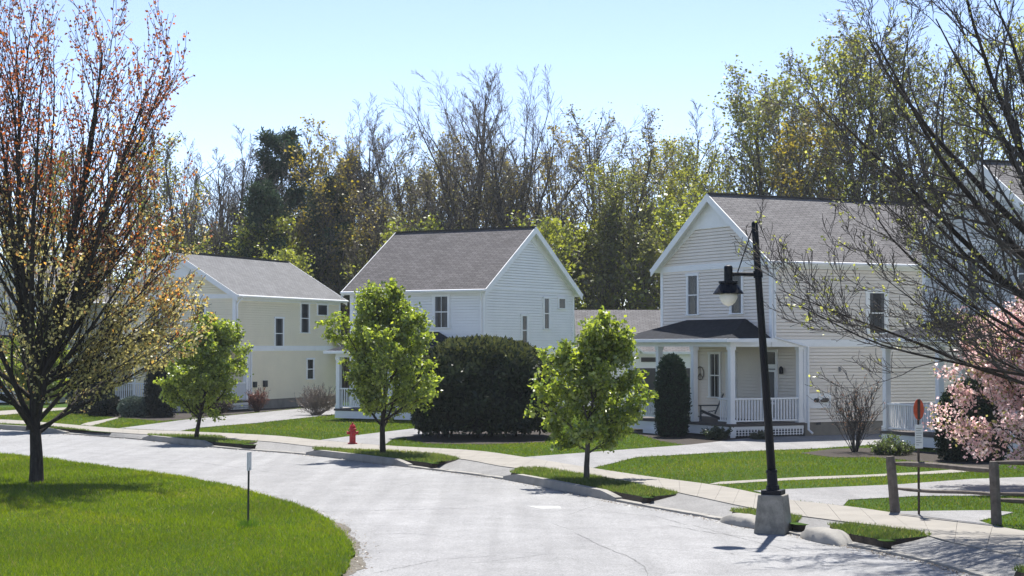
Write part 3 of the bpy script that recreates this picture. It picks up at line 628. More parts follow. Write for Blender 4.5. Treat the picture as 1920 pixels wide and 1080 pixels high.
H4 = house('pale grey clapboard house at the right edge, behind pink blossom and bare branches', (17.16, 56.36), 68, 7.2, 10.0, 7.0, 9.45, S4, M['roof_brown'],
    porch=dict(y0=.2, y1=7.0, cols=[(-1.78, .32), (-1.78, 3.8), (-1.78, 6.88), (1.36, .32), (1.36, 6.88)], rails=[(-1.8, 4.0, -1.8, 6.75), (-1.8, .5, -1.8, 2.4), (-1.68, .3, 1.28, .3), (-1.68, 6.9, 1.28, 6.9)]),
    windows=[('front', 4.3, 4.95, 6.6, .9), ('front', 1.6, 4.95, 6.6, .9), ('front', 5.4, 1.3, 3.0, .9, dict(off=1.5))])
# low garage behind, between the white and the warm grey house
def garage():
    x0 = (1092-960)/FPX*92; rt = empty('garage', (x0, 92, 0), 0); tag(rt, 'low white garage with brown grey roof, between the two larger houses', 'garage')
    b = MB(); b.box(0, 9, 0, 7, 0, 3.2); boards(b, (0, 0, 0), (1, 0, 0), (0, -1, 0), .2, 3.2, lambda z: (0, 9)); b.build('wall', S2, rt)
    roofmesh('roof', [[(-.3, -.35, 3.15), (9.3, -.35, 3.15), (9.3, 3.5, 5.35), (-.3, 3.5, 5.35)], [(9.3, 7.3, 3.15), (-.3, 7.3, 3.15), (-.3, 3.5, 5.35), (9.3, 3.5, 5.35)]], M['roof_brown'], rt)
    b = MB(); b.face([(1.2, -.6, 3.2), (2.9, -.6, 3.2), (2.05, -.6, 3.95)]); b.box(1.2, 2.9, -.6, -.3, 3.0, 3.2); dm = b.build('dormer', M['white'], rt)
    roofmesh('dormer_roof', [[(1.05, -.8, 3.15), (1.05, 1.6, 3.15), (2.05, 1.6, 4.05), (2.05, -.8, 4.05)], [(3.05, 1.6, 3.15), (3.05, -.8, 3.15), (2.05, -.8, 4.05), (2.05, 1.6, 4.05)]], M['roof_brown'], dm, .08)
    b = MB(); b.box(2.7, 5.5, -.06, -.025, .1, 2.3); b.build('garage_door', M['door'], rt)
    b = MB(); b.box(3.0, 3.8, -.06, -.024, 2.62, 2.85); b.build('window', M['glass'], rt)
garage()

# ------------------------------------------------------------ vegetation
def perp(d, rnd):
    a = np.array(rnd.normal(size=3)); a -= d*(a@d); return a/np.linalg.norm(a)
class Wood:
    def __init__(s): s.V = []; s.F = []; s.n = 0
    def tube(s, P, r, k):
        n = len(P); T = np.gradient(P, axis=0); T /= np.linalg.norm(T, axis=1)[:, None]+1e-9
        a = np.array([1., 0, 0]) if abs(T[0, 0]) < .8 else np.array([0, 1., 0])
        X = np.cross(T, a); X /= np.linalg.norm(X, axis=1)[:, None]+1e-9; Y = np.cross(T, X)
        t = np.arange(k)*2*np.pi/k
        V = P[:, None]+(X[:, None]*np.cos(t)[None, :, None]+Y[:, None]*np.sin(t)[None, :, None])*r[:, None, None]
        i = np.arange(n-1)[:, None]*k; j = np.arange(k)[None]; j2 = (j+1) % k
        F = np.stack([i+j, i+j2, i+k+j2, i+k+j], -1).reshape(-1, 4)+s.n
        s.V.append(V.reshape(-1, 3)); s.F.append(F); s.n += n*k
    def build(s, name, mat, parent): return quadmesh(name, np.vstack(s.V), np.vstack(s.F), mat, parent, smooth=True)
def curve(rnd, p, d, L, n, wob, trop, ups=(0, 0, 1)):
    P = [p]; d = d/np.linalg.norm(d); ups = np.array(ups, float)
    for i in range(n):
        d = d+rnd.normal(size=3)*wob+ups*trop; d /= np.linalg.norm(d); P.append(P[-1]+d*L/n)
    return np.array(P), d
def grow(rnd, wood, twig, tips, p, d, L, r, lev, cfg):
    """cfg['lv'][lev]: (segments, wobble, tropism, children, t0, angle lo, hi, length ratio lo, hi, sides)"""
    seg, wob, trop, nch, t0, a0, a1, l0, l1, k = cfg['lv'][lev]
    P, dd = curve(rnd, p, d, L, seg, wob, trop); last = lev == len(cfg['lv'])-1
    rr = r*(1-np.linspace(0, 1, seg+1)**1.1*(cfg.get('taper', .8) if not last else .75)); rr = np.maximum(rr, cfg['rmin'])
    (wood if lev < cfg['woodlev'] else twig).tube(P, rr, k)
    if lev >= cfg['leaflev']:
        m = cfg['leafn']; t = rnd.uniform(cfg.get('leaft', .25), 1, m); i = np.minimum((t*seg).astype(int), seg-1); f = (t*seg-i)[:, None]
        tips.append(np.c_[P[i]*(1-f)+P[i+1]*f, np.repeat((P[-1]-P[0])[None]/L, m, 0)])
    if last: return
    n = int(nch*rnd.uniform(.85, 1.15)+.5)
    for q in range(n):
        t = t0+(1-t0)*((q+rnd.uniform(0, .8))/n); t = min(t, .985); i = min(int(t*seg), seg-1); f = t*seg-i
        b_ = P[i]*(1-f)+P[i+1]*f; dl = P[i+1]-P[i]; dl = dl/np.linalg.norm(dl)
        a = rnd.uniform(a0, a1); c = dl*math.cos(a)+perp(dl, rnd)*math.sin(a)
        if c[2] < cfg.get('minz', -.1): c[2] = abs(c[2])*.5+.02
        LL = L*rnd.uniform(l0, l1)*(1-(cfg.get('cone', .45))*t)
        grow(rnd, wood, twig, tips, b_, c, LL, min(rr[i]*.62, r*.6)*rnd.uniform(.7, 1), lev+1, cfg)
def leaves(T, rnd, size, jit, colf, rep=1, aspect=.62, droop=.0, flat=.0):
    """diamond leaves around twig points; colf(P,rnd)->(n,3)"""
    P = np.repeat(T[:, :3], rep, 0)+rnd.normal(size=(len(T)*rep, 3))*jit; n = len(P)
    a = rnd.normal(size=(n, 3)); a[:, 2] = a[:, 2]*(1-flat)-droop; a /= np.linalg.norm(a, axis=1)[:, None]
    b_ = rnd.normal(size=(n, 3)); b_ -= a*np.sum(a*b_, 1)[:, None]; b_ /= np.linalg.norm(b_, axis=1)[:, None]
    s = size*rnd.uniform(.55, 1.35, n)[:, None]; nrm_ = np.cross(a, b_)
    V = np.stack([P, P+a*s*.5+b_*s*aspect*.5+nrm_*s*.08, P+a*s, P+a*s*.5-b_*s*aspect*.5+nrm_*s*.08], 1).reshape(-1, 3)
    C = np.repeat(colf(P, rnd)[:, None], 4, 1).reshape(-1, 3)
    return V, np.arange(4*n).reshape(-1, 4), C
def mixc(c0, c1, sp=.25):
    c0 = np.array(c0); c1 = np.array(c1)
    return lambda P, r: (lambda t: c0*(1-t)+c1*t)(np.clip(r.normal(.5, sp, len(P)), 0, 1)[:, None])*r.uniform(.8, 1.2, (len(P), 1))
def tree(name, label, cat, loc, rot, seed, cfg, trunk, wmat, tmat, leaf=None, group=None, limbs=None, extra_trunks=()):
    """trunk: (height, radius, lean vector); limbs: explicit first limbs (t, azimuth deg, elevation deg, length, radius)"""
    rnd = np.random.default_rng(seed); rt = empty(name, loc, rot); tag(rt, label, cat, group)
    wood, twig, tips = Wood(), Wood(), []
    Ht, r0, lean = trunk
    seg = 10; P = [np.zeros(3)]; d = np.array([lean[0], lean[1], 1.])
    for i in range(seg):
        d = d+np.r_[rnd.normal(size=2)*cfg.get('twob', .05), 0]; dn = d/np.linalg.norm(d); P.append(P[-1]+dn*Ht/seg)
    P = np.array(P); t = np.linspace(0, 1, seg+1); rr = r0*(1-t*cfg.get('ttaper', .85)); rr[0] *= 1.35; P[0, 2] -= .05
    P = np.insert(P, 1, P[0]*.75+P[1]*.25, 0); rr = np.insert(rr, 1, r0*1.05)
    P[0, 2] -= .05; wood.tube(P, rr, 10)
    tt = np.r_[0, .025, t[1:]]
    def at(q): return np.array([np.interp(q, tt, P[:, k]) for k in range(3)]), np.interp(q, tt, rr)
    if limbs is None:
        limbs = []; n = cfg['nl']
        for q in range(n):
            f = cfg['lt0']+(1-cfg['lt0'])*(q+rnd.uniform(0, .7))/n; f = min(f, .98)
            el = rnd.uniform(*cfg['el']); u = (f-cfg['lt0'])/(1-cfg['lt0']); L = cfg['ll']*(cfg['shape'](u))*rnd.uniform(.75, 1.2)
            limbs.append((f, q*137.5+rnd.uniform(-25, 25), el+cfg.get('elup', 15)*u, L, None))
    for (f, az, el, L, rad) in limbs:
        p, rq = at(f); az = R(az); el = R(el); dv = np.array([math.cos(az)*math.cos(el), math.sin(az)*math.cos(el), math.sin(el)])
        grow(rnd, wood, twig, tips, p, dv, L, rad or min(rq*.6, L*cfg.get('lr', .02)), 0, cfg)
    wood.build('trunk', wmat, rt)
    T = np.vstack(tips) if tips else None
    if leaf is not None:
        V, F, C = leaf(T, rnd); crown = quadmesh('crown', V, F, cfg.get('lmat', M['leaf']), rt, col=C)
        if twig.V: twig.build('twig', tmat, crown)
    elif twig.V: twig.build('crown', tmat, rt)
    return rt
# ---- street trees: young, fresh green, lit from behind
street_cfg = dict(lv=[(7, .07, .04, 9, .12, .5, 1.0, .36, .55, 6), (5, .12, .03, 5, .2, .5, 1.0, .4, .6, 4), (3, .15, .04, 0, 0, 0, 0, 0, 0, 3)],
    rmin=.006, woodlev=1, leaflev=1, leafn=7, nl=24, lt0=.17, el=(8, 42), ll=1.9, shape=lambda u: (.5+.75*math.sin(math.pi*min(1, u*.65+.22))) * (1-.25*u), elup=32, lr=.021, cone=.35, minz=-.25)
def street_leaf(dense, size=.15):
    g = mixc((.09, .14, .022), (.30, .35, .055), .32)
    def f(T, rnd):
        return leaves(T, rnd, size, .07, g, rep=dense, aspect=.7, droop=.25)
    return f
for k, (px, py, ht, rad, seed, dn, lab) in enumerate([
    (1100, 897, 4.25, 1.34, 11, 1, 'young green street tree nearest the camera, on the verge left of the lamp'),
    (718, 850, 5.35, 1.9, 12, 2, 'young bushy green street tree beside the red hydrant'),
    (367, 822, 4.6, 1.5, 13, 2, 'young green street tree in front of the cream house porch'),
    (53, 801, 4.6, 1.5, 14, 2, 'slim-trunked street tree half hidden behind the copper-leaved maple')]):
    x, y = G(px, py, .018); cf = dict(street_cfg); cf['ll'] = rad*.98
    t = tree('street_tree', lab, 'tree', (x, y, .0), R(40*k), seed, cf, (ht*.80, ht*.019, (0.0, 0)), M['greybark'] if k == 0 else M['bark'], M['twigdark'], street_leaf(dn+1, .118), 'young green street trees along the verge')

# ---- copper maple, left foreground
def maple_leaf(T, rnd):
    def colf(P, r):
        n = len(P); h = P[:, 2]; rad = np.hypot(P[:, 0], P[:, 1])
        pal = np.array([[.27, .25, .09], [.37, .33, .13], [.45, .26, .08], [.32, .11, .035], [.17, .065, .035], [.42, .29, .09]])
        hh = np.clip((h-4.2)/5.5, 0, 1)+r.normal(0, .2, n)+.2*np.sin(P[:, 0]*1.1+P[:, 2]*.9)
        idx = np.where(hh < .28, np.where(r.random(n) < .45, 0, 1), np.where(hh < .55, np.where(r.random(n) < .5, 2, np.where(r.random(n) < .5, 5, 1)), np.where(r.random(n) < .55, 4, 3)))
        return pal[idx]*r.uniform(.7, 1.3, (n, 1))
    return leaves(T, rnd, .092, .04, colf, rep=1, aspect=.7, droop=.7)
mcfg = dict(lv=[(12, .035, .03, 14, .12, .3, .62, .28, .46, 8), (8, .07, .05, 6, .15, .35, .7, .32, .5, 5), (4, .09, .05, 0, 0, 0, 0, 0, 0, 3)],
    rmin=.007, woodlev=1, leaflev=1, leafn=8, leaft=.08, ttaper=.5, twob=.03, cone=.4, minz=-.05, taper=.85)
mx, my = G(68, 905, -.115)
rl = random.Random(4); ml = []
for i in range(15):
    u = i/14; az = i*137.5+rl.uniform(-15, 15); el = 84-66*(u**.85)+rl.uniform(-5, 5); L = 10.3-6.0*u+rl.uniform(-.5, .5)
    ml.append((.45+.55*rl.random()*(1-u*.3), az, el, L, .095-.05*u))
for i in range(9): ml.append((.9+.09*rl.random(), i*40+rl.uniform(-10, 10), rl.uniform(66, 82), rl.uniform(8.2, 10.6), .07))
ml += [(.97, 5, 52, 6.0, .08), (.9, -15, 40, 5.0, .065), (.95, 20, 62, 7.6, .08), (.85, 0, 24, 4.0, .05), (.8, -25, 15, 3.6, .04), (.99, -5, 72, 9.0, .09), (.9, 30, 33, 4.6, .055), (.98, 2, 14, 4.3, .045), (.96, -12, 19, 4.3, .045), (.99, 14, 34, 5.0, .05)]
tree('maple_tree', 'tall maple with coppery young leaves and dark forked trunk, on the near lawn', 'tree', (mx, my, -.115), 0, 21, mcfg, (2.6, .19, (.0, 0)), M['bark'], M['twigdark'], maple_leaf, limbs=ml)

# ---- big budding tree leaning in from the right edge
def bud_leaf(T, rnd):
    keep = rnd.random(len(T)) < .035
    g = mixc((.24, .27, .06), (.36, .36, .10), .3)
    return leaves(T[keep], rnd, .07, .03, g, rep=3, aspect=.6)
bcfg = dict(lv=[(12, .06, .03, 10, .14, .35, .8, .3, .48, 7), (8, .10, .055, 8, .15, .4, .85, .34, .52, 5), (6, .12, .06, 6, .2, .4, .9, .35, .6, 4), (4, .14, .06, 0, 0, 0, 0, 0, 0, 3)],
    rmin=.0055, woodlev=1, leaflev=2, leafn=3, ttaper=.55, twob=.04, cone=.4, minz=-.25, taper=.82)
bl = [(.55, 172, 18, 5.8, .07), (.62, 188, 12, 5.6, .06), (.68, 160, 26, 5.6, .07), (.72, 200, 24, 5.4, .06), (.78, 175, 38, 6.2, .09), (.85, 190, 48, 6.5, .10), (.9, 165, 58, 6.6, .10), (.95, 178, 68, 6.6, .1),
      (.98, 150, 76, 6.2, .1), (.97, 230, 70, 6, .08), (.9, 120, 50, 5.5, .08), (.85, 260, 45, 5, .07), (.9, 60, 50, 5, .08), (.85, 0, 40, 5, .07), (.8, 320, 40, 4.5, .06), (.66, 215, 20, 4.8, .05), (.6, 145, 16, 4.8, .05), (.8, 182, 30, 6.4, .075), (.88, 200, 60, 6.2, .08)]
tree('budding_tree', 'large dark-branched tree with tiny yellow-green buds reaching in from the right edge', 'tree', (10.75, 33.6, 0), 0, 31, bcfg, (4.4, .24, (-.10, 0)), M['bark'], M['twigmid'], bud_leaf, limbs=[(f, a, e, l*1.04, r*(.62 if e < 35 else .85)) for f, a, e, l, r in bl])

# ---- pink crabapple behind the fence
def pink_leaf(T, rnd):
    def colf(P, r):
        n = len(P); q = r.random(n); c = np.where((q < .5)[:, None], np.array([.58, .40, .39]), np.where((q < .8)[:, None], np.array([.70, .58, .55]), np.array([.22, .21, .08])))
        return c*r.uniform(.75, 1.2, (n, 1))
    return leaves(T, rnd, .085, .09, colf, rep=3, aspect=.85)
pc = dict(street_cfg); pc.update(ll=1.9, nl=20, lt0=.12, el=(5, 50), minz=-.5, leafn=8, lmat=M['petal'])
tree('crabapple_tree', 'pink blossoming crabapple behind the rail fence at the right edge', 'tree', (12.75, 44.0, 0), 0, 41, pc, (3.1, .10, (0, 0)), M['bark'], M['twigdark'], pink_leaf)

# ---- evergreens and shrubs
def shell(rnd, n, rx, ry, h, sq=2.6, top=.85, low=.0, lump=.10, taper=0., inner=.22):
    """points through the outer layer of a rounded, clipped mass"""
    u = rnd.uniform(0, 2*np.pi, n); z = rnd.random(n)**.85; c, s = np.cos(u), np.sin(u)
    rr = (np.abs(c)**sq+np.abs(s)**sq)**(-1/sq); zz = np.abs(z-.42)/.58; pr = np.where(z > .42, (1-np.clip(zz, 0, 1)**(2.8))**(1/2.2), 1-.22*(((.42-z)/.42)**2))
    pr = np.maximum(pr, .05)*(1-taper*z); rr = rr*(1-inner*rnd.random(n)**1.6)
    lm = 1+lump*(np.sin(u*5+z*7)+np.sin(u*9-z*13)*.6+np.sin(u*2+z*17)*.5)
    P = np.c_[c*rr*rx*pr*lm, s*rr*ry*pr*lm, low+z*(h-low)*(1+lump*.3*np.sin(u*4))]
    # roof of the mass
    k = int(n*.22); a = rnd.uniform(0, 2*np.pi, k); q = np.sqrt(rnd.random(k))*.95; q2 = (np.abs(np.cos(a))**sq+np.abs(np.sin(a))**sq)**(-1/sq)
    zt = h*(1-.14*q**3)*(1+lump*.35*np.sin(a*3+q*9)); P2 = np.c_[np.cos(a)*q*q2*rx*.8*(1-taper), np.sin(a)*q*q2*ry*.8*(1-taper), zt*(.93+.07*rnd.random(k))]
    return np.vstack([P, P2])
def core(b_, rx, ry, h, sq=2.6, low=.05, taper=0., k=.86):
    n, m_ = 24, 10; V = []
    for i in range(m_+1):
        z = i/m_; zz = abs(z-.42)/.58; pr = (1-min(1, zz)**2.8)**(1/2.2) if z > .42 else 1-.22*((.42-z)/.42)**2
        pr = max(pr, .03)*(1-taper*z)*k
        for j in range(n):
            u = 2*math.pi*j/n; c, s = math.cos(u), math.sin(u); rr = (abs(c)**sq+abs(s)**sq)**(-1/sq); V.append((c*rr*rx*pr, s*rr*ry*pr, low+z*(h*.93-low)))
    F = [(i*n+j, i*n+(j+1) % n, (i+1)*n+(j+1) % n, (i+1)*n+j) for i in range(m_) for j in range(n)]
    return np.array(V), np.array(F)
M['core'] = plain('painted_shade_core', (.012, .014, .01), .95, .3, 5)  # solid near-black hull: shade inside the foliage put in as colour
def evergreen(name, label, cat, loc, rot, seed, rx, ry, h, n=14000, size=.12, taper=0., lump=.05, c0=(.012, .024, .014), c1=(.035, .055, .022), sq=2.4, group=None, sunlit_top=None, stems=False, low=.02):
    rnd = np.random.default_rng(seed); rt = empty(name, loc, rot); tag(rt, label, cat, group)
    P = shell(rnd, n, rx, ry, h, sq=sq, taper=taper, lump=lump, low=low); T = np.c_[P, np.zeros((len(P), 3))]
    base = mixc(c0, c1)
    def colf(Q, r):
        c = base(Q, r)
        if sunlit_top is not None:
            g = np.clip((Q[:, 2]/h-.70)/.3, 0, 1)[:, None]*(r.random((len(Q), 1)) < .6); c = c*(1-g)+np.array(sunlit_top)*g  # sunlight on the top is put into the leaf colour
        return c
    V, F, C = leaves(T, rnd, size, .03, colf, aspect=.45, droop=-.6); cr = quadmesh('foliage', V, F, M['needle'], rt, col=C)
    V, F = core(None, rx, ry, h, sq=sq, taper=taper, low=.3 if stems else .03); quadmesh('dark_core', V, F, M['core'], rt)
    w_ = Wood(); rq = np.random.default_rng(seed+1)
    for i in range(9 if stems else 2):
        p = np.array([rq.uniform(-rx, rx)*.6, rq.uniform(-ry, ry)*.5, -.05]); Q, _ = curve(rq, p, np.array([rq.normal()*.2, rq.normal()*.2, 1]), h*.6, 5, .08, .05); w_.tube(Q, np.linspace(.06, .02, 6), 6)
    w_.build('stem', M['bark'], rt)
    return rt
hx, hy = G(898, 826)
evergreen('hedge', 'massive dark overgrown evergreen hedge in front of the white house', 'hedge', (hx, hy+2.6, 0), R(-6), 51, 2.62, 2.7, 3.55, n=60000, size=.21, lump=.10, sq=2.7, c0=(.010, .018, .012), c1=(.045, .062, .028), sunlit_top=(.15, .16, .05), stems=True, low=.25)
ax, ay = G(1255, 816)
evergreen('arborvitae', 'tall narrow dark evergreen clipped to a column beside the porch steps', 'shrub', (ax, ay-1.2, 0), 0, 52, .68, .68, 3.05, n=13000, size=.10, lump=.02, sq=2.0, taper=.12, c0=(.010, .026, .014), c1=(.022, .045, .02))
ax, ay = G(1836, 868)
evergreen('arborvitae', 'broad dark evergreen shrub beside the right-hand porch, behind the orange marker', 'shrub', (ax, ay+.9, 0), 0, 53, 1.15, .95, 2.35, n=14000, size=.10, lump=.03, sq=2.0, taper=.2, c0=(.012, .024, .014), c1=(.03, .045, .02))
for px, py, hh, rr, lab in [(165, 776, 2.3, 1.15, 'black-green rounded evergreen shrub left of the cream house porch, behind the maple'), (298, 783, 2.6, .75, 'dark upright evergreen shrub in front of the cream house porch'),
                            (190, 781, 1.0, .8, 'low dark shrub spreading at the foot of the rounded black-green one'), (248, 783, .9, .7, 'low grey-green shrub beside the porch of the cream house')]:
    x, y = G(px, py); g = 'grey-green' in lab
    evergreen('evergreen_shrub', lab, 'shrub', (x, y+.5, 0), 0, px, rr, rr*.9, hh, n=7000, size=.12, lump=.06, sq=2.0, c0=(.06, .08, .06) if g else (.008, .012, .009), c1=(.16, .2, .16) if g else (.02, .03, .018))
def bare_shrub(label, loc, seed, h, wd, n=60, mat=None, leafc=None, nleaf=2, size=.06, name='bare_shrub', group=None, spread=.5):
    rnd = np.random.default_rng(seed); rt = empty(name, loc, 0); tag(rt, label, 'shrub', group); w_ = Wood(); tips = []
    cfg = dict(lv=[(6, .07, .03, 6, .25, .25, .6, .35, .55, 4), (4, .1, .04, 3, .2, .3, .7, .4, .6, 3), (3, .12, .03, 0, 0, 0, 0, 0, 0, 3)], rmin=.006, woodlev=9, leaflev=1, leafn=nleaf, cone=.3, minz=0)
    for i in range(n):
        a = rnd.uniform(0, 2*np.pi); q = rnd.random()**.6*spread; d = np.array([math.cos(a)*q*wd/h, math.sin(a)*q*wd/h, 1.])
        grow(rnd, w_, w_, tips, np.array([math.cos(a)*q*.12, math.sin(a)*q*.12, -.03]), d, h*rnd.uniform(.65, 1.0), .016, 0, cfg)
    w_.build('stem', mat or M['twig'], rt)
    if leafc:
        V, F, C = leaves(np.vstack(tips), rnd, size, .03, mixc(*leafc)); quadmesh('foliage', V, F, M['leaf'], rt, col=C)
    return rt
x, y = G(1603, 848); bare_shrub('twiggy reddish shrub barely in leaf on the lawn before the warm grey side wall', (x, y, 0), 61, 2.1, 1.7, 24, M['twigmid'], ((.20, .10, .07), (.26, .18, .10)), 1, .05, spread=.75)
x, y = G(592, 779); bare_shrub('round brown leafless shrub at the edge of the driveway of the cream house', (x, y, 0), 62, 1.45, 1.9, 70, M['twig'], ((.09, .06, .05), (.12, .09, .06)), 1, .05, spread=1.1)
x, y = G(482, 773); bare_shrub('small reddish bare shrub at the corner of the cream house', (x, y, 0), 63, 1.1, .9, 40, M['twigred'], ((.12, .05, .04), (.16, .08, .05)), 2, .06, spread=.7)
x, y = G(405, 778); bare_shrub('dark purple-brown shrub below the porch rail of the cream house', (x, y, 0), 64, 1.1, 1.9, 60, M['twigdark'], ((.03, .02, .02), (.06, .05, .03)), 3, .08, spread=1.0)
x, y = G(540, 757); evergreen('evergreen_shrub', 'tiny round green shrub against the cream side wall', 'shrub', (x, y-.3, 0), 0, 540, .4, .35, .75, n=1800, size=.09, lump=.08, sq=2.0, c0=(.04, .06, .03), c1=(.1, .14, .06))
x, y = G(1672, 853); bare_shrub('loose leafy green shrub under the right-hand porch rail', (x, y, 0), 65, .6, 1.5, 50, M['twig'], ((.05, .08, .02), (.11, .14, .035)), 4, .06, name='leafy_shrub', spread=1.1)
x, y = G(1625, 800); bare_shrub('pale yellow-green leafy shrub against the warm grey side wall behind the reddish one', (x, y, 0), 66, 1.9, 1.4, 40, M['twig'], ((.12, .13, .05), (.2, .2, .08)), 3, .07, name='leafy_shrub', spread=.8)
x, y = G(1345, 824); bare_shrub('small dark perennial tuft at the left of the porch skirt corner', (x, y, 0), 67, .5, .8, 30, M['twigdark'], ((.03, .05, .02), (.06, .08, .03)), 6, .06, name='leafy_shrub', spread=1.2)
x, y = G(1430, 824); bare_shrub('small grey perennial tuft in front of the porch lattice', (x, y, 0), 68, .35, .8, 30, M['twig'], ((.05, .06, .03), (.1, .1, .05)), 5, .05, name='leafy_shrub', spread=1.2)

# ---- the wood behind the houses
bare_cfg = dict(lv=[(8, .05, .05, 8, .25, .3, .6, .3, .48, 5), (6, .07, .05, 6, .2, .3, .65, .35, .55, 4), (4, .07, .04, 3, .2, .35, .75, .45, .7, 3), (3, .05, .04, 0, 0, 0, 0, 0, 0, 3)],
    rmin=.008, woodlev=2, leaflev=2, leafn=1, nl=12, lt0=.42, el=(40, 66), ll=6.0, shape=lambda u: 1.05-.55*u, elup=14, lr=.019, cone=.4, minz=0, twob=.035, ttaper=.86)
def cfgv(**k): c = dict(bare_cfg); c.update(k); return c
def lf(c0, c1, size, rep=1, jit=.25, frac=1.):
    g = mixc(c0, c1, .3)
    def f(T, rnd):
        if frac < 1: T = T[rnd.random(len(T)) < frac]
        return leaves(T, rnd, size, jit, g, rep=rep, aspect=.75)
    return f
protos = {}   # name: (tree root, natural height)
def proto(key, seed, ht, cfg, leaf=None, r0=.24, lean=(0, 0), wm='greybark', tm='twig', nm='bare_tree'):
    t = tree(nm, 'x', 'tree', (0, 0, 0), 0, seed, cfg, (ht, r0, lean), M[wm], M[tm], leaf)
    zz = []
    for ch in t.children_recursive:
        a = np.empty(len(ch.data.vertices)*3, np.float32); ch.data.vertices.foreach_get('co', a); zz.append(np.sort(a[2::3])[-max(3, len(a)//3000)])
    protos.setdefault(key, []).append([t, float(max(zz)), False])
budc = lf((.10, .085, .05), (.16, .15, .06), .12, 1, .1, .5)
proto('bare', 101, 19, cfgv(ll=5.2)); proto('bare', 102, 17, cfgv(ll=7.0, nl=9, lt0=.45)); proto('bare', 103, 19, cfgv(ll=4.2, nl=14, lt0=.35, el=(48, 70)))
proto('broad', 104, 16, cfgv(ll=9.0, nl=11, lt0=.42, el=(48, 66), elup=10, lr=.02, shape=lambda u: 1.15-.4*u), r0=.33)
proto('leafy', 105, 17, cfgv(ll=5.5, nl=18, lt0=.25), lf((.10, .12, .02), (.29, .29, .05), .18, 2, .3, .7), nm='leafy_tree')
proto('leafy', 106, 16, cfgv(ll=6.0, nl=18, lt0=.25, el=(25, 60)), lf((.085, .10, .022), (.19, .20, .045), .18, 2, .3, .6), nm='leafy_tree')
proto('gold', 107, 16, cfgv(ll=6.0, nl=15, lt0=.3), lf((.17, .14, .025), (.27, .22, .04), .2, 1, .25), nm='golden_tree')
proto('haze', 108, 17, cfgv(ll=5.5, nl=16, lt0=.3), lf((.10, .095, .04), (.17, .16, .055), .15, 1, .2, .45), nm='budding_wood_tree')
def pine_leaf(T, rnd): return leaves(T, rnd, .30, .22, mixc((.022, .045, .026), (.06, .095, .048), .3), rep=3, aspect=.3, droop=-.3)
proto('pine', 109, 17, dict(lv=[(6, .05, .03, 10, .2, .5, 1.0, .3, .5, 4), (4, .1, .05, 4, .2, .4, .9, .4, .6, 3), (3, .1, .05, 0, 0, 0, 0, 0, 0, 3)], rmin=.013, woodlev=1, leaflev=1, leafn=6, nl=34, lt0=.18, el=(-4, 24), ll=5.0, shape=lambda u: 1.0-.80*u, elup=30, lr=.014, cone=.3, minz=-.1, twob=.02, ttaper=.92, lmat=M['needle']), pine_leaf, wm='bark', tm='twigdark', nm='pine_tree')
uc = dict(lv=[(6, .09, .05, 8, .15, .4, .9, .35, .55, 4), (4, .12, .05, 5, .2, .4, .9, .4, .6, 3), (3, .12, .05, 0, 0, 0, 0, 0, 0, 3)], rmin=.012, woodlev=1, leaflev=1, leafn=6, nl=14, lt0=.1, el=(20, 60), ll=3.2, shape=lambda u: 1-.5*u, elup=20, lr=.016, cone=.35, minz=-.1)
proto('under', 110, 7, uc, lf((.12, .145, .025), (.26, .28, .05), .17, 1, .2), r0=.1, nm='understory_tree'); proto('under', 111, 7, uc, lf((.09, .10, .035), (.19, .20, .055), .15, 1, .2), r0=.1, nm='understory_tree')
WT = [  # photo column, top row, kind, distance
 (215, 225, 'bare', 128), (262, 205, 'bare', 132), (335, 238, 'leafy', 124), (388, 232, 'bare', 122), (412, 262, 'bare', 130), (455, 225, 'bare', 126), (490, 248, 'bare', 121),
 (536, 230, 'pine', 127), (585, 250, 'bare', 122), (612, 240, 'bare', 133), (640, 228, 'bare', 125), (668, 285, 'pine', 131), (690, 192, 'bare', 121), (716, 205, 'bare', 130), (742, 172, 'bare', 124), (768, 168, 'bare', 132),
 (800, 190, 'bare', 122), (868, 105, 'broad', 121), (832, 122, 'bare', 127), (905, 240, 'gold', 129), (958, 108, 'broad', 124), (925, 262, 'haze', 122), (985, 180, 'bare', 134), (1045, 215, 'gold', 132), (1052, 230, 'broad', 120),
 (1095, 235, 'haze', 126), (1128, 192, 'haze', 122), (1165, 186, 'haze', 127), (1205, 245, 'gold', 131), (1240, 245, 'leafy', 124), (1275, 250, 'leafy', 130), (1308, 178, 'bare', 134), (1330, 235, 'leafy', 122), (1372, 160, 'leafy', 128), (1405, 140, 'haze', 122), (1440, 96, 'leafy', 127),
 (1480, 170, 'gold', 120), (1500, 120, 'leafy', 133), (1545, 40, 'haze', 122), (1590, 18, 'leafy', 130), (1640, 30, 'leafy', 121), (1690, 10, 'haze', 127), (1740, 50, 'leafy', 122), (1800, 30, 'haze', 128), (1860, 40, 'leafy', 121), (1915, 20, 'leafy', 127),
 (560, 300, 'haze', 119), (500, 330, 'pine', 119), (610, 320, 'pine', 120), (655, 330, 'haze', 118), (705, 300, 'haze', 126), (760, 290, 'haze', 120), (820, 300, 'haze', 131), (1005, 300, 'haze', 119), (1120, 290, 'leafy', 119), (1190, 280, 'leafy', 118), (1290, 300, 'leafy', 118),
 (170, 260, 'leafy', 125), (110, 240, 'bare', 127), (40, 250, 'leafy', 130), (-20, 240, 'bare', 124), (450, 290, 'bare', 133), (360, 330, 'bare', 131)]
for q in range(14): WT.append((635+q*30+((q*29) % 13), 205+((q*53) % 90)-(25 if 730 < 635+q*30 < 900 else 0), 'bare' if q % 5 in (1, 2) else 'haze' if q % 5 else 'gold', 119+((q*5) % 15)))
for q in range(9): WT.append((318+q*21+((q*29) % 13), 262+((q*53) % 60), 'bare', 120+((q*5) % 15)))
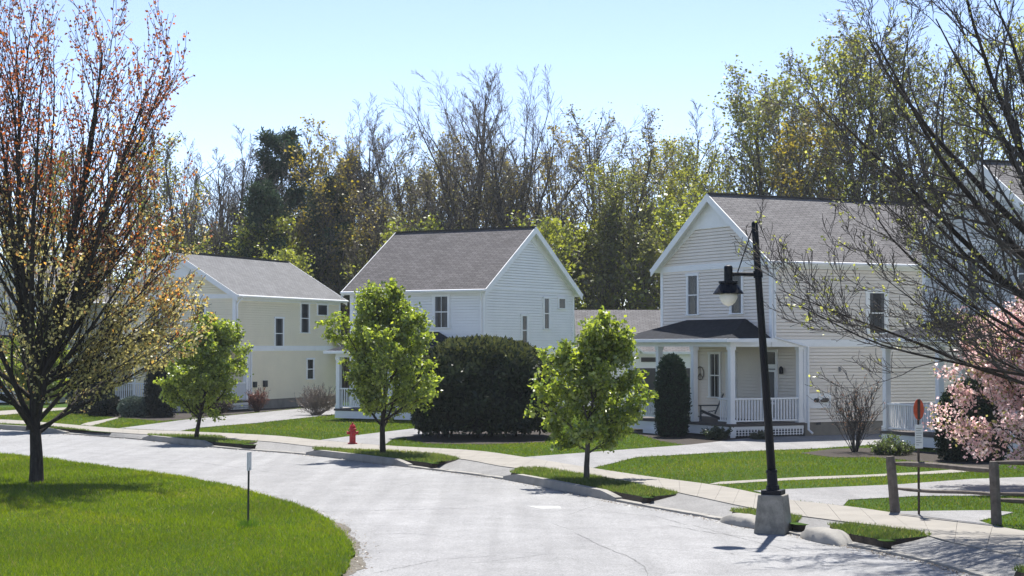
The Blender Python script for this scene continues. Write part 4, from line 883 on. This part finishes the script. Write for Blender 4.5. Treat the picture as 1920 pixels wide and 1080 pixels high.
for q in range(30):
    px = 330+q*52+((q*37) % 23)-11; top = [442, 410, 470, 395, 455][q % 5]-(45 if px > 1050 else 0)
    WT.append((px, top, 'under', 113+((q*7) % 9)+(4 if px < 500 else 0)))
words = {'bare': 'leafless grey wood tree', 'broad': 'tall spreading leafless tree in the wood, forked and dark', 'leafy': 'olive-green leafy tree in the wood', 'gold': 'golden-budded tree in the wood', 'haze': 'brownish budding tree in the wood', 'pine': 'dark green pine in the wood', 'under': 'low fresh-green tree at the foot of the wood'}
ordn = ['', 'first', 'second', 'third', 'fourth', 'fifth', 'sixth', 'seventh', 'eighth', 'ninth', 'tenth', 'eleventh', 'twelfth', 'thirteenth', 'fourteenth', 'fifteenth', 'sixteenth', 'seventeenth', 'eighteenth', 'nineteenth', 'twentieth']
def ordinal(n):
    if n <= 20: return ordn[n]
    return ('twenty-' if n < 30 else 'thirty-' if n < 40 else 'forty-' if n < 50 else 'fifty-')+ordn[n % 10] if n % 10 else {30: 'thirtieth', 40: 'fortieth', 50: 'fiftieth'}[n]
cnt = {}; use = {}; rs = random.Random(77)
for px, top, kd, D in sorted(WT):
    cnt[kd] = cnt.get(kd, 0)+1; ps = protos[kd]; pi = (cnt[kd]*7+int(px)) % len(ps); pr = ps[pi]
    if not pr[2]: t = pr[0]; pr[2] = True
    else: t = copy_tree(pr[0])
    htop = H+(648-top)/FPX*D; s = htop/pr[1]*.98
    t.location = ((px-960)/FPX*D, D, 0); t.rotation_euler = (0, 0, rs.uniform(0, 6.28)); sw = s*rs.uniform(.95, 1.15)*{'bare': 1.3, 'haze': 1.15, 'pine': .95, 'broad': 1.1}.get(kd, 1); t.scale = (sw, sw, s)
    t['label'] = words[kd]+', '+ordinal(cnt[kd])+' of its kind from left'; t['category'] = 'tree'; t['group'] = {'bare': 'leafless trees', 'broad': 'spreading leafless trees', 'leafy': 'leafy trees', 'gold': 'golden-budded trees', 'haze': 'budding trees', 'pine': 'pines', 'under': 'low green trees'}[kd]+' of the wood behind the houses'
for k in protos:
    for pr in protos[k]:
        if not pr[2]:
            for ch in list(pr[0].children_recursive): bpy.data.objects.remove(ch)
            bpy.data.objects.remove(pr[0])
# far-off depth of the wood
def far_wood():
    rnd = np.random.default_rng(9); w_ = Wood()
    for i in range(220):
        D = rnd.uniform(138, 185); px = rnd.uniform(-150, 2080); h = rnd.uniform(10, 19) if px < 1000 else rnd.uniform(12, 22)
        P, _ = curve(rnd, np.array([(px-960)/FPX*D, D, -.1]), np.array([rnd.normal()*.05, 0, 1]), h, 6, .03, .02); w_.tube(P, np.linspace(rnd.uniform(.1, .22), .03, 7), 4)
        for j in range(14):
            f = rnd.uniform(.35, .95); p = P[0]*(1-f)+P[-1]*f; Q, _ = curve(rnd, p, np.array([rnd.normal(), rnd.normal(), rnd.uniform(.8, 2)]), rnd.uniform(1.5, 4), 4, .12, .06); w_.tube(Q, np.linspace(.045, .015, 5), 3)
    n = 38000; D = rnd.uniform(140, 190, n); px = rnd.uniform(-200, 2120, n); x = (px-960)/FPX*D
    lim = np.where(px < 1050, 9.5+1.2*np.sin(px*.021)+1.0*np.sin(px*.057), 13+1.6*np.sin(px*.017)+1.2*np.sin(px*.05)+np.clip((px-1300)/250, 0, 3.4)); z = rnd.random(n)**.8*lim
    cl = np.c_[x, D, z, np.zeros((n, 3))]
    V, F, C = leaves(cl, rnd, .5, .3, mixc((.09, .11, .035), (.24, .26, .065), .35), aspect=.75)
    nW = w_.n; VW = np.vstack(w_.V); FW = np.vstack(w_.F)
    o = quadmesh('far_wood', np.vstack([VW, V]), np.vstack([FW, F+nW]), M['leaf'], col=np.vstack([np.full((nW, 3), .07)*np.array([1, .9, .82]), C]))
    tag(o, 'dense depth of trunks and spring foliage far behind the separate trees', 'wood', kind='stuff')
far_wood()

# ------------------------------------------------------------ street furniture
# lamp: concrete pedestal, leaning black post, arm, lantern
lx, ly = G(1450, 984, -.02); lamp = empty('street_lamp', (lx, ly, 0), 0); tag(lamp, 'black street lamp leaning left on a stained concrete pedestal', 'street lamp')
b = MB(); rz = R(-22)
def rot4(w_, z): return [(w_*c*math.cos(rz)-w_*s*math.sin(rz), w_*c*math.sin(rz)+w_*s*math.cos(rz), z) for c, s in ((-1, -1), (1, -1), (1, 1), (-1, 1))]
b.hexa(rot4(.315, -.18), rot4(.245, .57)); add_bevel(b.build('pedestal', M['pedestal'], lamp), .02)
top = Vector((-.34, .0, 5.86)); bot = Vector((0, 0, .57)); ax_ = (top-bot).normalized(); pt = lambda z: bot+ax_*((z-.57)/ax_.z)
b = MB(); b.hexa([(x*.68, y*.68, .572) for x, y, z in rot4(.29, 0)], [(x*.68, y*.68, .66) for x, y, z in rot4(.29, 0)]); add_bevel(b.build('base_flange', M['black'], lamp), .01)
b = MB()
for zz, r_ in ((.62, .125), (.70, .13), (.72, .105), (1.0, .10), (1.02, .115), (1.06, .115), (1.08, .098)): pass
b.tube([pt(z) for z in (.60, .74, .75, .98, .99, 1.04, 1.05)], [.135, .125, .105, .10, .112, .112, .09], 12)
b.build('collar', M['black'], lamp, smooth=False)
b = MB(); b.tube([pt(z) for z in (.66, 5.8, 5.84, 5.88)], [.086, .064, .060, .03], 16); b.build('post', M['black'], lamp, smooth=True)
za = 4.84; a0 = pt(za); ln = Vector((-.865, -.10, za))       # lantern centre at arm height
b = MB(); b.tube([a0, ln+Vector((.08, 0, 0))], [.038, .038], 10); b.tube([a0-ax_*.07, a0+ax_*.07], [.092, .092], 14); b.build('arm', M['black'], lamp)
b = MB(); b.tube([pt(5.70)+Vector((-.06, 0, 0)), ln+Vector((.18, .02, .03))], [.013, .013], 6); b.build('stay_wire', M['black'], lamp)
b = MB(); b.lathe([(.04, .17), (.075, .155), (.085, .13), (.085, -.13), (.19, -.14), (.19, -.185), (.165, -.19), (.19, -.22), (.30, -.375), (.295, -.385), (.15, -.36)], tuple(ln), 20); hd = b.build('lantern', M['black'], lamp)
b = MB(); b.lathe([(.15, -.36), (.172, -.40), (.175, -.46), (.14, -.54), (.08, -.6), (.01, -.625)], tuple(ln), 20); b.build('globe', M['globe'], hd, smooth=True)
# hydrant
x, y = G(661, 833); hyd = empty('fire_hydrant', (x, y, 0), R(15)); tag(hyd, 'small red fire hydrant in the grass left of the bushy street tree', 'fire hydrant')
b = MB(); b.lathe([(.17, -.02), (.17, .05), (.115, .06), (.11, .12), (.105, .5), (.14, .51), (.14, .55), (.115, .56), (.10, .64), (.055, .70), (.03, .71), (.03, .76), (.01, .765)], (0, 0, 0), 18); b.build('barrel', M['red'], hyd)
for s in (-1, 1):
    b = MB(); b.tube([(s*.09, 0, .40), (s*.17, 0, .40), (s*.171, 0, .40), (s*.20, 0, .40)], [.05, .05, .065, .06], 10); b.build('hose_outlet', M['red'], hyd)
b = MB(); b.tube([(0, -.09, .34), (0, -.17, .34), (0, -.171, .34), (0, -.21, .34)], [.065, .065, .085, .075], 10); b.build('pumper_outlet', M['red'], hyd)
# slim delineator in the near lawn
x, y = G(465, 990, -.115); sp = empty('sign_post', (x, y, -.115), R(80)); tag(sp, 'thin dark post with a narrow edge-on white plate, standing in the near lawn', 'post')
b = MB(); b.bar((0, 0, -.05), (.03, .0, 1.18), .035, .02); b.build('post', M['darkmetal'], sp)
b = MB(); b.box(-.09, .15, -.016, .0, 1.12, 1.48); b.build('plate', M['reflect'], sp)
rt_ = np.random.default_rng(5); k = 220; P = np.c_[rt_.normal(0, .10, k)+x, rt_.normal(0, .10, k)+y, np.full(k, -.115)]
V = np.stack([P-[.008, 0, 0], P+[.008, 0, 0], P+np.c_[rt_.normal(0, .05, (k, 2)), rt_.uniform(.08, .2, k)]], 1).reshape(-1, 3)
tag(quadmesh('tall_grass', V, np.arange(3*k).reshape(-1, 3), M['blade'], col=np.tile([.05, .10, .012], (3*k, 1))), 'untrimmed tuft of grass at the foot of the thin lawn post', 'grass', kind='stuff')
# split-rail fence
f1, f2 = Vector((*G(1679, 962), 0)), Vector((*G(1869, 984), 0)); f3 = f2+Vector((2.6, -.35, 0)); fence = empty('rail_fence', f1, 0); tag(fence, 'weathered wooden split-rail fence at the right, beyond the pavement', 'fence')
def post(p, h, lean):
    b = MB(); pts = [p+Vector((lean*t, 0, h*t-.05)) for t in (0, .3, .6, .9, 1, 1.0)]
    b.tube(pts, [.108, .102, .1, .1, .085, .05], 8); o = b.build('post', M['wood'], fence, smooth=False)
O = f1
post(Vector((0, 0, 0)), 1.22, -.10); post(f2-O, 1.27, -.05); post(f3-O, 1.25, 0)
def rail(a, c, za_, zc_, r=.045, dy=0.0):
    b = MB(); P = [a.lerp(c, t)+Vector((0, dy+.012*math.sin(t*9), za_+(zc_-za_)*t+.012*math.sin(t*7+za_*5))) for t in np.linspace(0, 1, 9)]
    b.tube(P, [r*.6]+[r]*7+[r*.6], 6); b.build('rail', M['wood'], fence)
e = f2-O; g = f3-O; z0 = Vector((0, 0, 0))
rail(z0, e, 1.03, 1.05, .055); rail(z0, e, .50, .58, .035); rail(e, g, 1.2, 1.15, .05); rail(e, g, .60, .6, .04); rail(e, g, .46, .42, .05, .15)
# marker with orange disc and paper notice
x, y = G(1723, 966); mk = empty('marker_post', (x, y, 0), R(12)); tag(mk, 'orange oval marker and white paper notice on a thin brown post behind the fence', 'sign')
b = MB(); b.bar((0, 0, -.05), (0, 0, 2.05), .05, .03); b.build('post', M['brownpost'], mk)
b = MB(); n_ = 18; pts = [(.115*math.cos(2*math.pi*i/n_), .215*math.sin(2*math.pi*i/n_)) for i in range(n_)]
v0 = [(px, -.03, 2.15+pz) for px, pz in pts]; v1 = [(px, -.018, 2.15+pz) for px, pz in pts]
b.face(v0); b.face(v1[::-1])
for i in range(n_): b.face([v0[i], v1[i], v1[(i+1) % n_], v0[(i+1) % n_]])
b.build('disc', M['orange'], mk); b = MB(); b.box(-.03, .03, -.036, -.031, 1.95, 2.36); b.build('post_shadow', M['brownpost'], mk)  # dark strip on the disc stands for the shadow of the post
b = MB(); b.box(-.085, .085, -.035, -.022, 1.36, 1.84); bd = b.build('notice', M['paper'], mk)
b = MB()
for i, w_ in enumerate((.12, .10, .13, .11, .12, .09, .12, .06)): b.box(-.065, -.065+w_, -.038, -.0355, 1.76-i*.048, 1.772-i*.048)
b.build('notice_text', M['ink'], bd)
# porch things of the warm grey house
def loc3(lx_, ly_, lz=0):
    a = R(90-62.7); return (9.847+lx_*math.cos(a)-ly_*math.sin(a), 68.008+lx_*math.sin(a)+ly_*math.cos(a), lz)
ch = empty('porch_chair', loc3(-.6, 3.5, .521), R(90-62.7+150)); tag(ch, 'dark slatted lounge chair on the porch of the warm grey house', 'chair')
b = MB()
for i in range(6): b.box(-.30+i*.1, -.22+i*.1, -.3, .3, .36-i*.022, .38-i*.022)
b.build('seat', M['chair'], ch); b = MB()
for i in range(6): b.bar((-.28, -.25+i*.1, .25), (-.62, -.27+i*.108, 1.05), .085, .02, up=(1, 0, 0))
b.build('backrest', M['chair'], ch)
for s in (-1, 1):
    b = MB(); b.bar((.28, s*.33, 0), (.28, s*.33, .56), .09, .03); b.build('leg', M['chair'], ch)
    b = MB(); b.bar((-.55, s*.33, .03), (.25, s*.33, .36), .03, .1); b.build('leg', M['chair'], ch)
    b = MB(); b.box(-.42, .36, s*.36-.06, s*.36+.06, .561, .585); b.build('armrest', M['chair'], ch)
b = MB(); n_ = 28
wr = empty('peace_sign', loc3(1.44, 7.15, 2.3), R(90-62.7)); tag(wr, 'round metal peace sign hanging on the porch wall of the warm grey house', 'wall ornament')
ring = [(0, .27*math.sin(2*math.pi*i/n_), .27*math.cos(2*math.pi*i/n_)) for i in range(n_+1)]; b.tube(ring, [.02]*(n_+1), 6); b.build('ring', M['wood'], wr)
b = MB(); b.tube([(0, 0, .27), (0, 0, -.27)], [.018]*2, 6); b.tube([(0, 0, 0), (0, .19, -.19)], [.018]*2, 6); b.tube([(0, 0, 0), (0, -.19, -.19)], [.018]*2, 6); b.build('spoke', M['wood'], wr)
# ------------------------------------------------------------ air
def haze():
    b = MB(); b.box(-330, 330, -30, 260, -2.2, 32)
    m = bpy.data.materials.new('haze_air'); m.use_nodes = True; t = m.node_tree; t.nodes.clear()
    o = t.nodes.new('ShaderNodeOutputMaterial'); v = t.nodes.new('ShaderNodeVolumePrincipled')
    v.inputs['Color'].default_value = (.86, .93, 1, 1); v.inputs['Density'].default_value = .0002; v.inputs['Anisotropy'].default_value = .2
    t.links.new(v.outputs[0], o.inputs['Volume'])
    tag(b.build('haze', m), 'thin pale spring haze over the street', 'haze', kind='stuff')
haze()
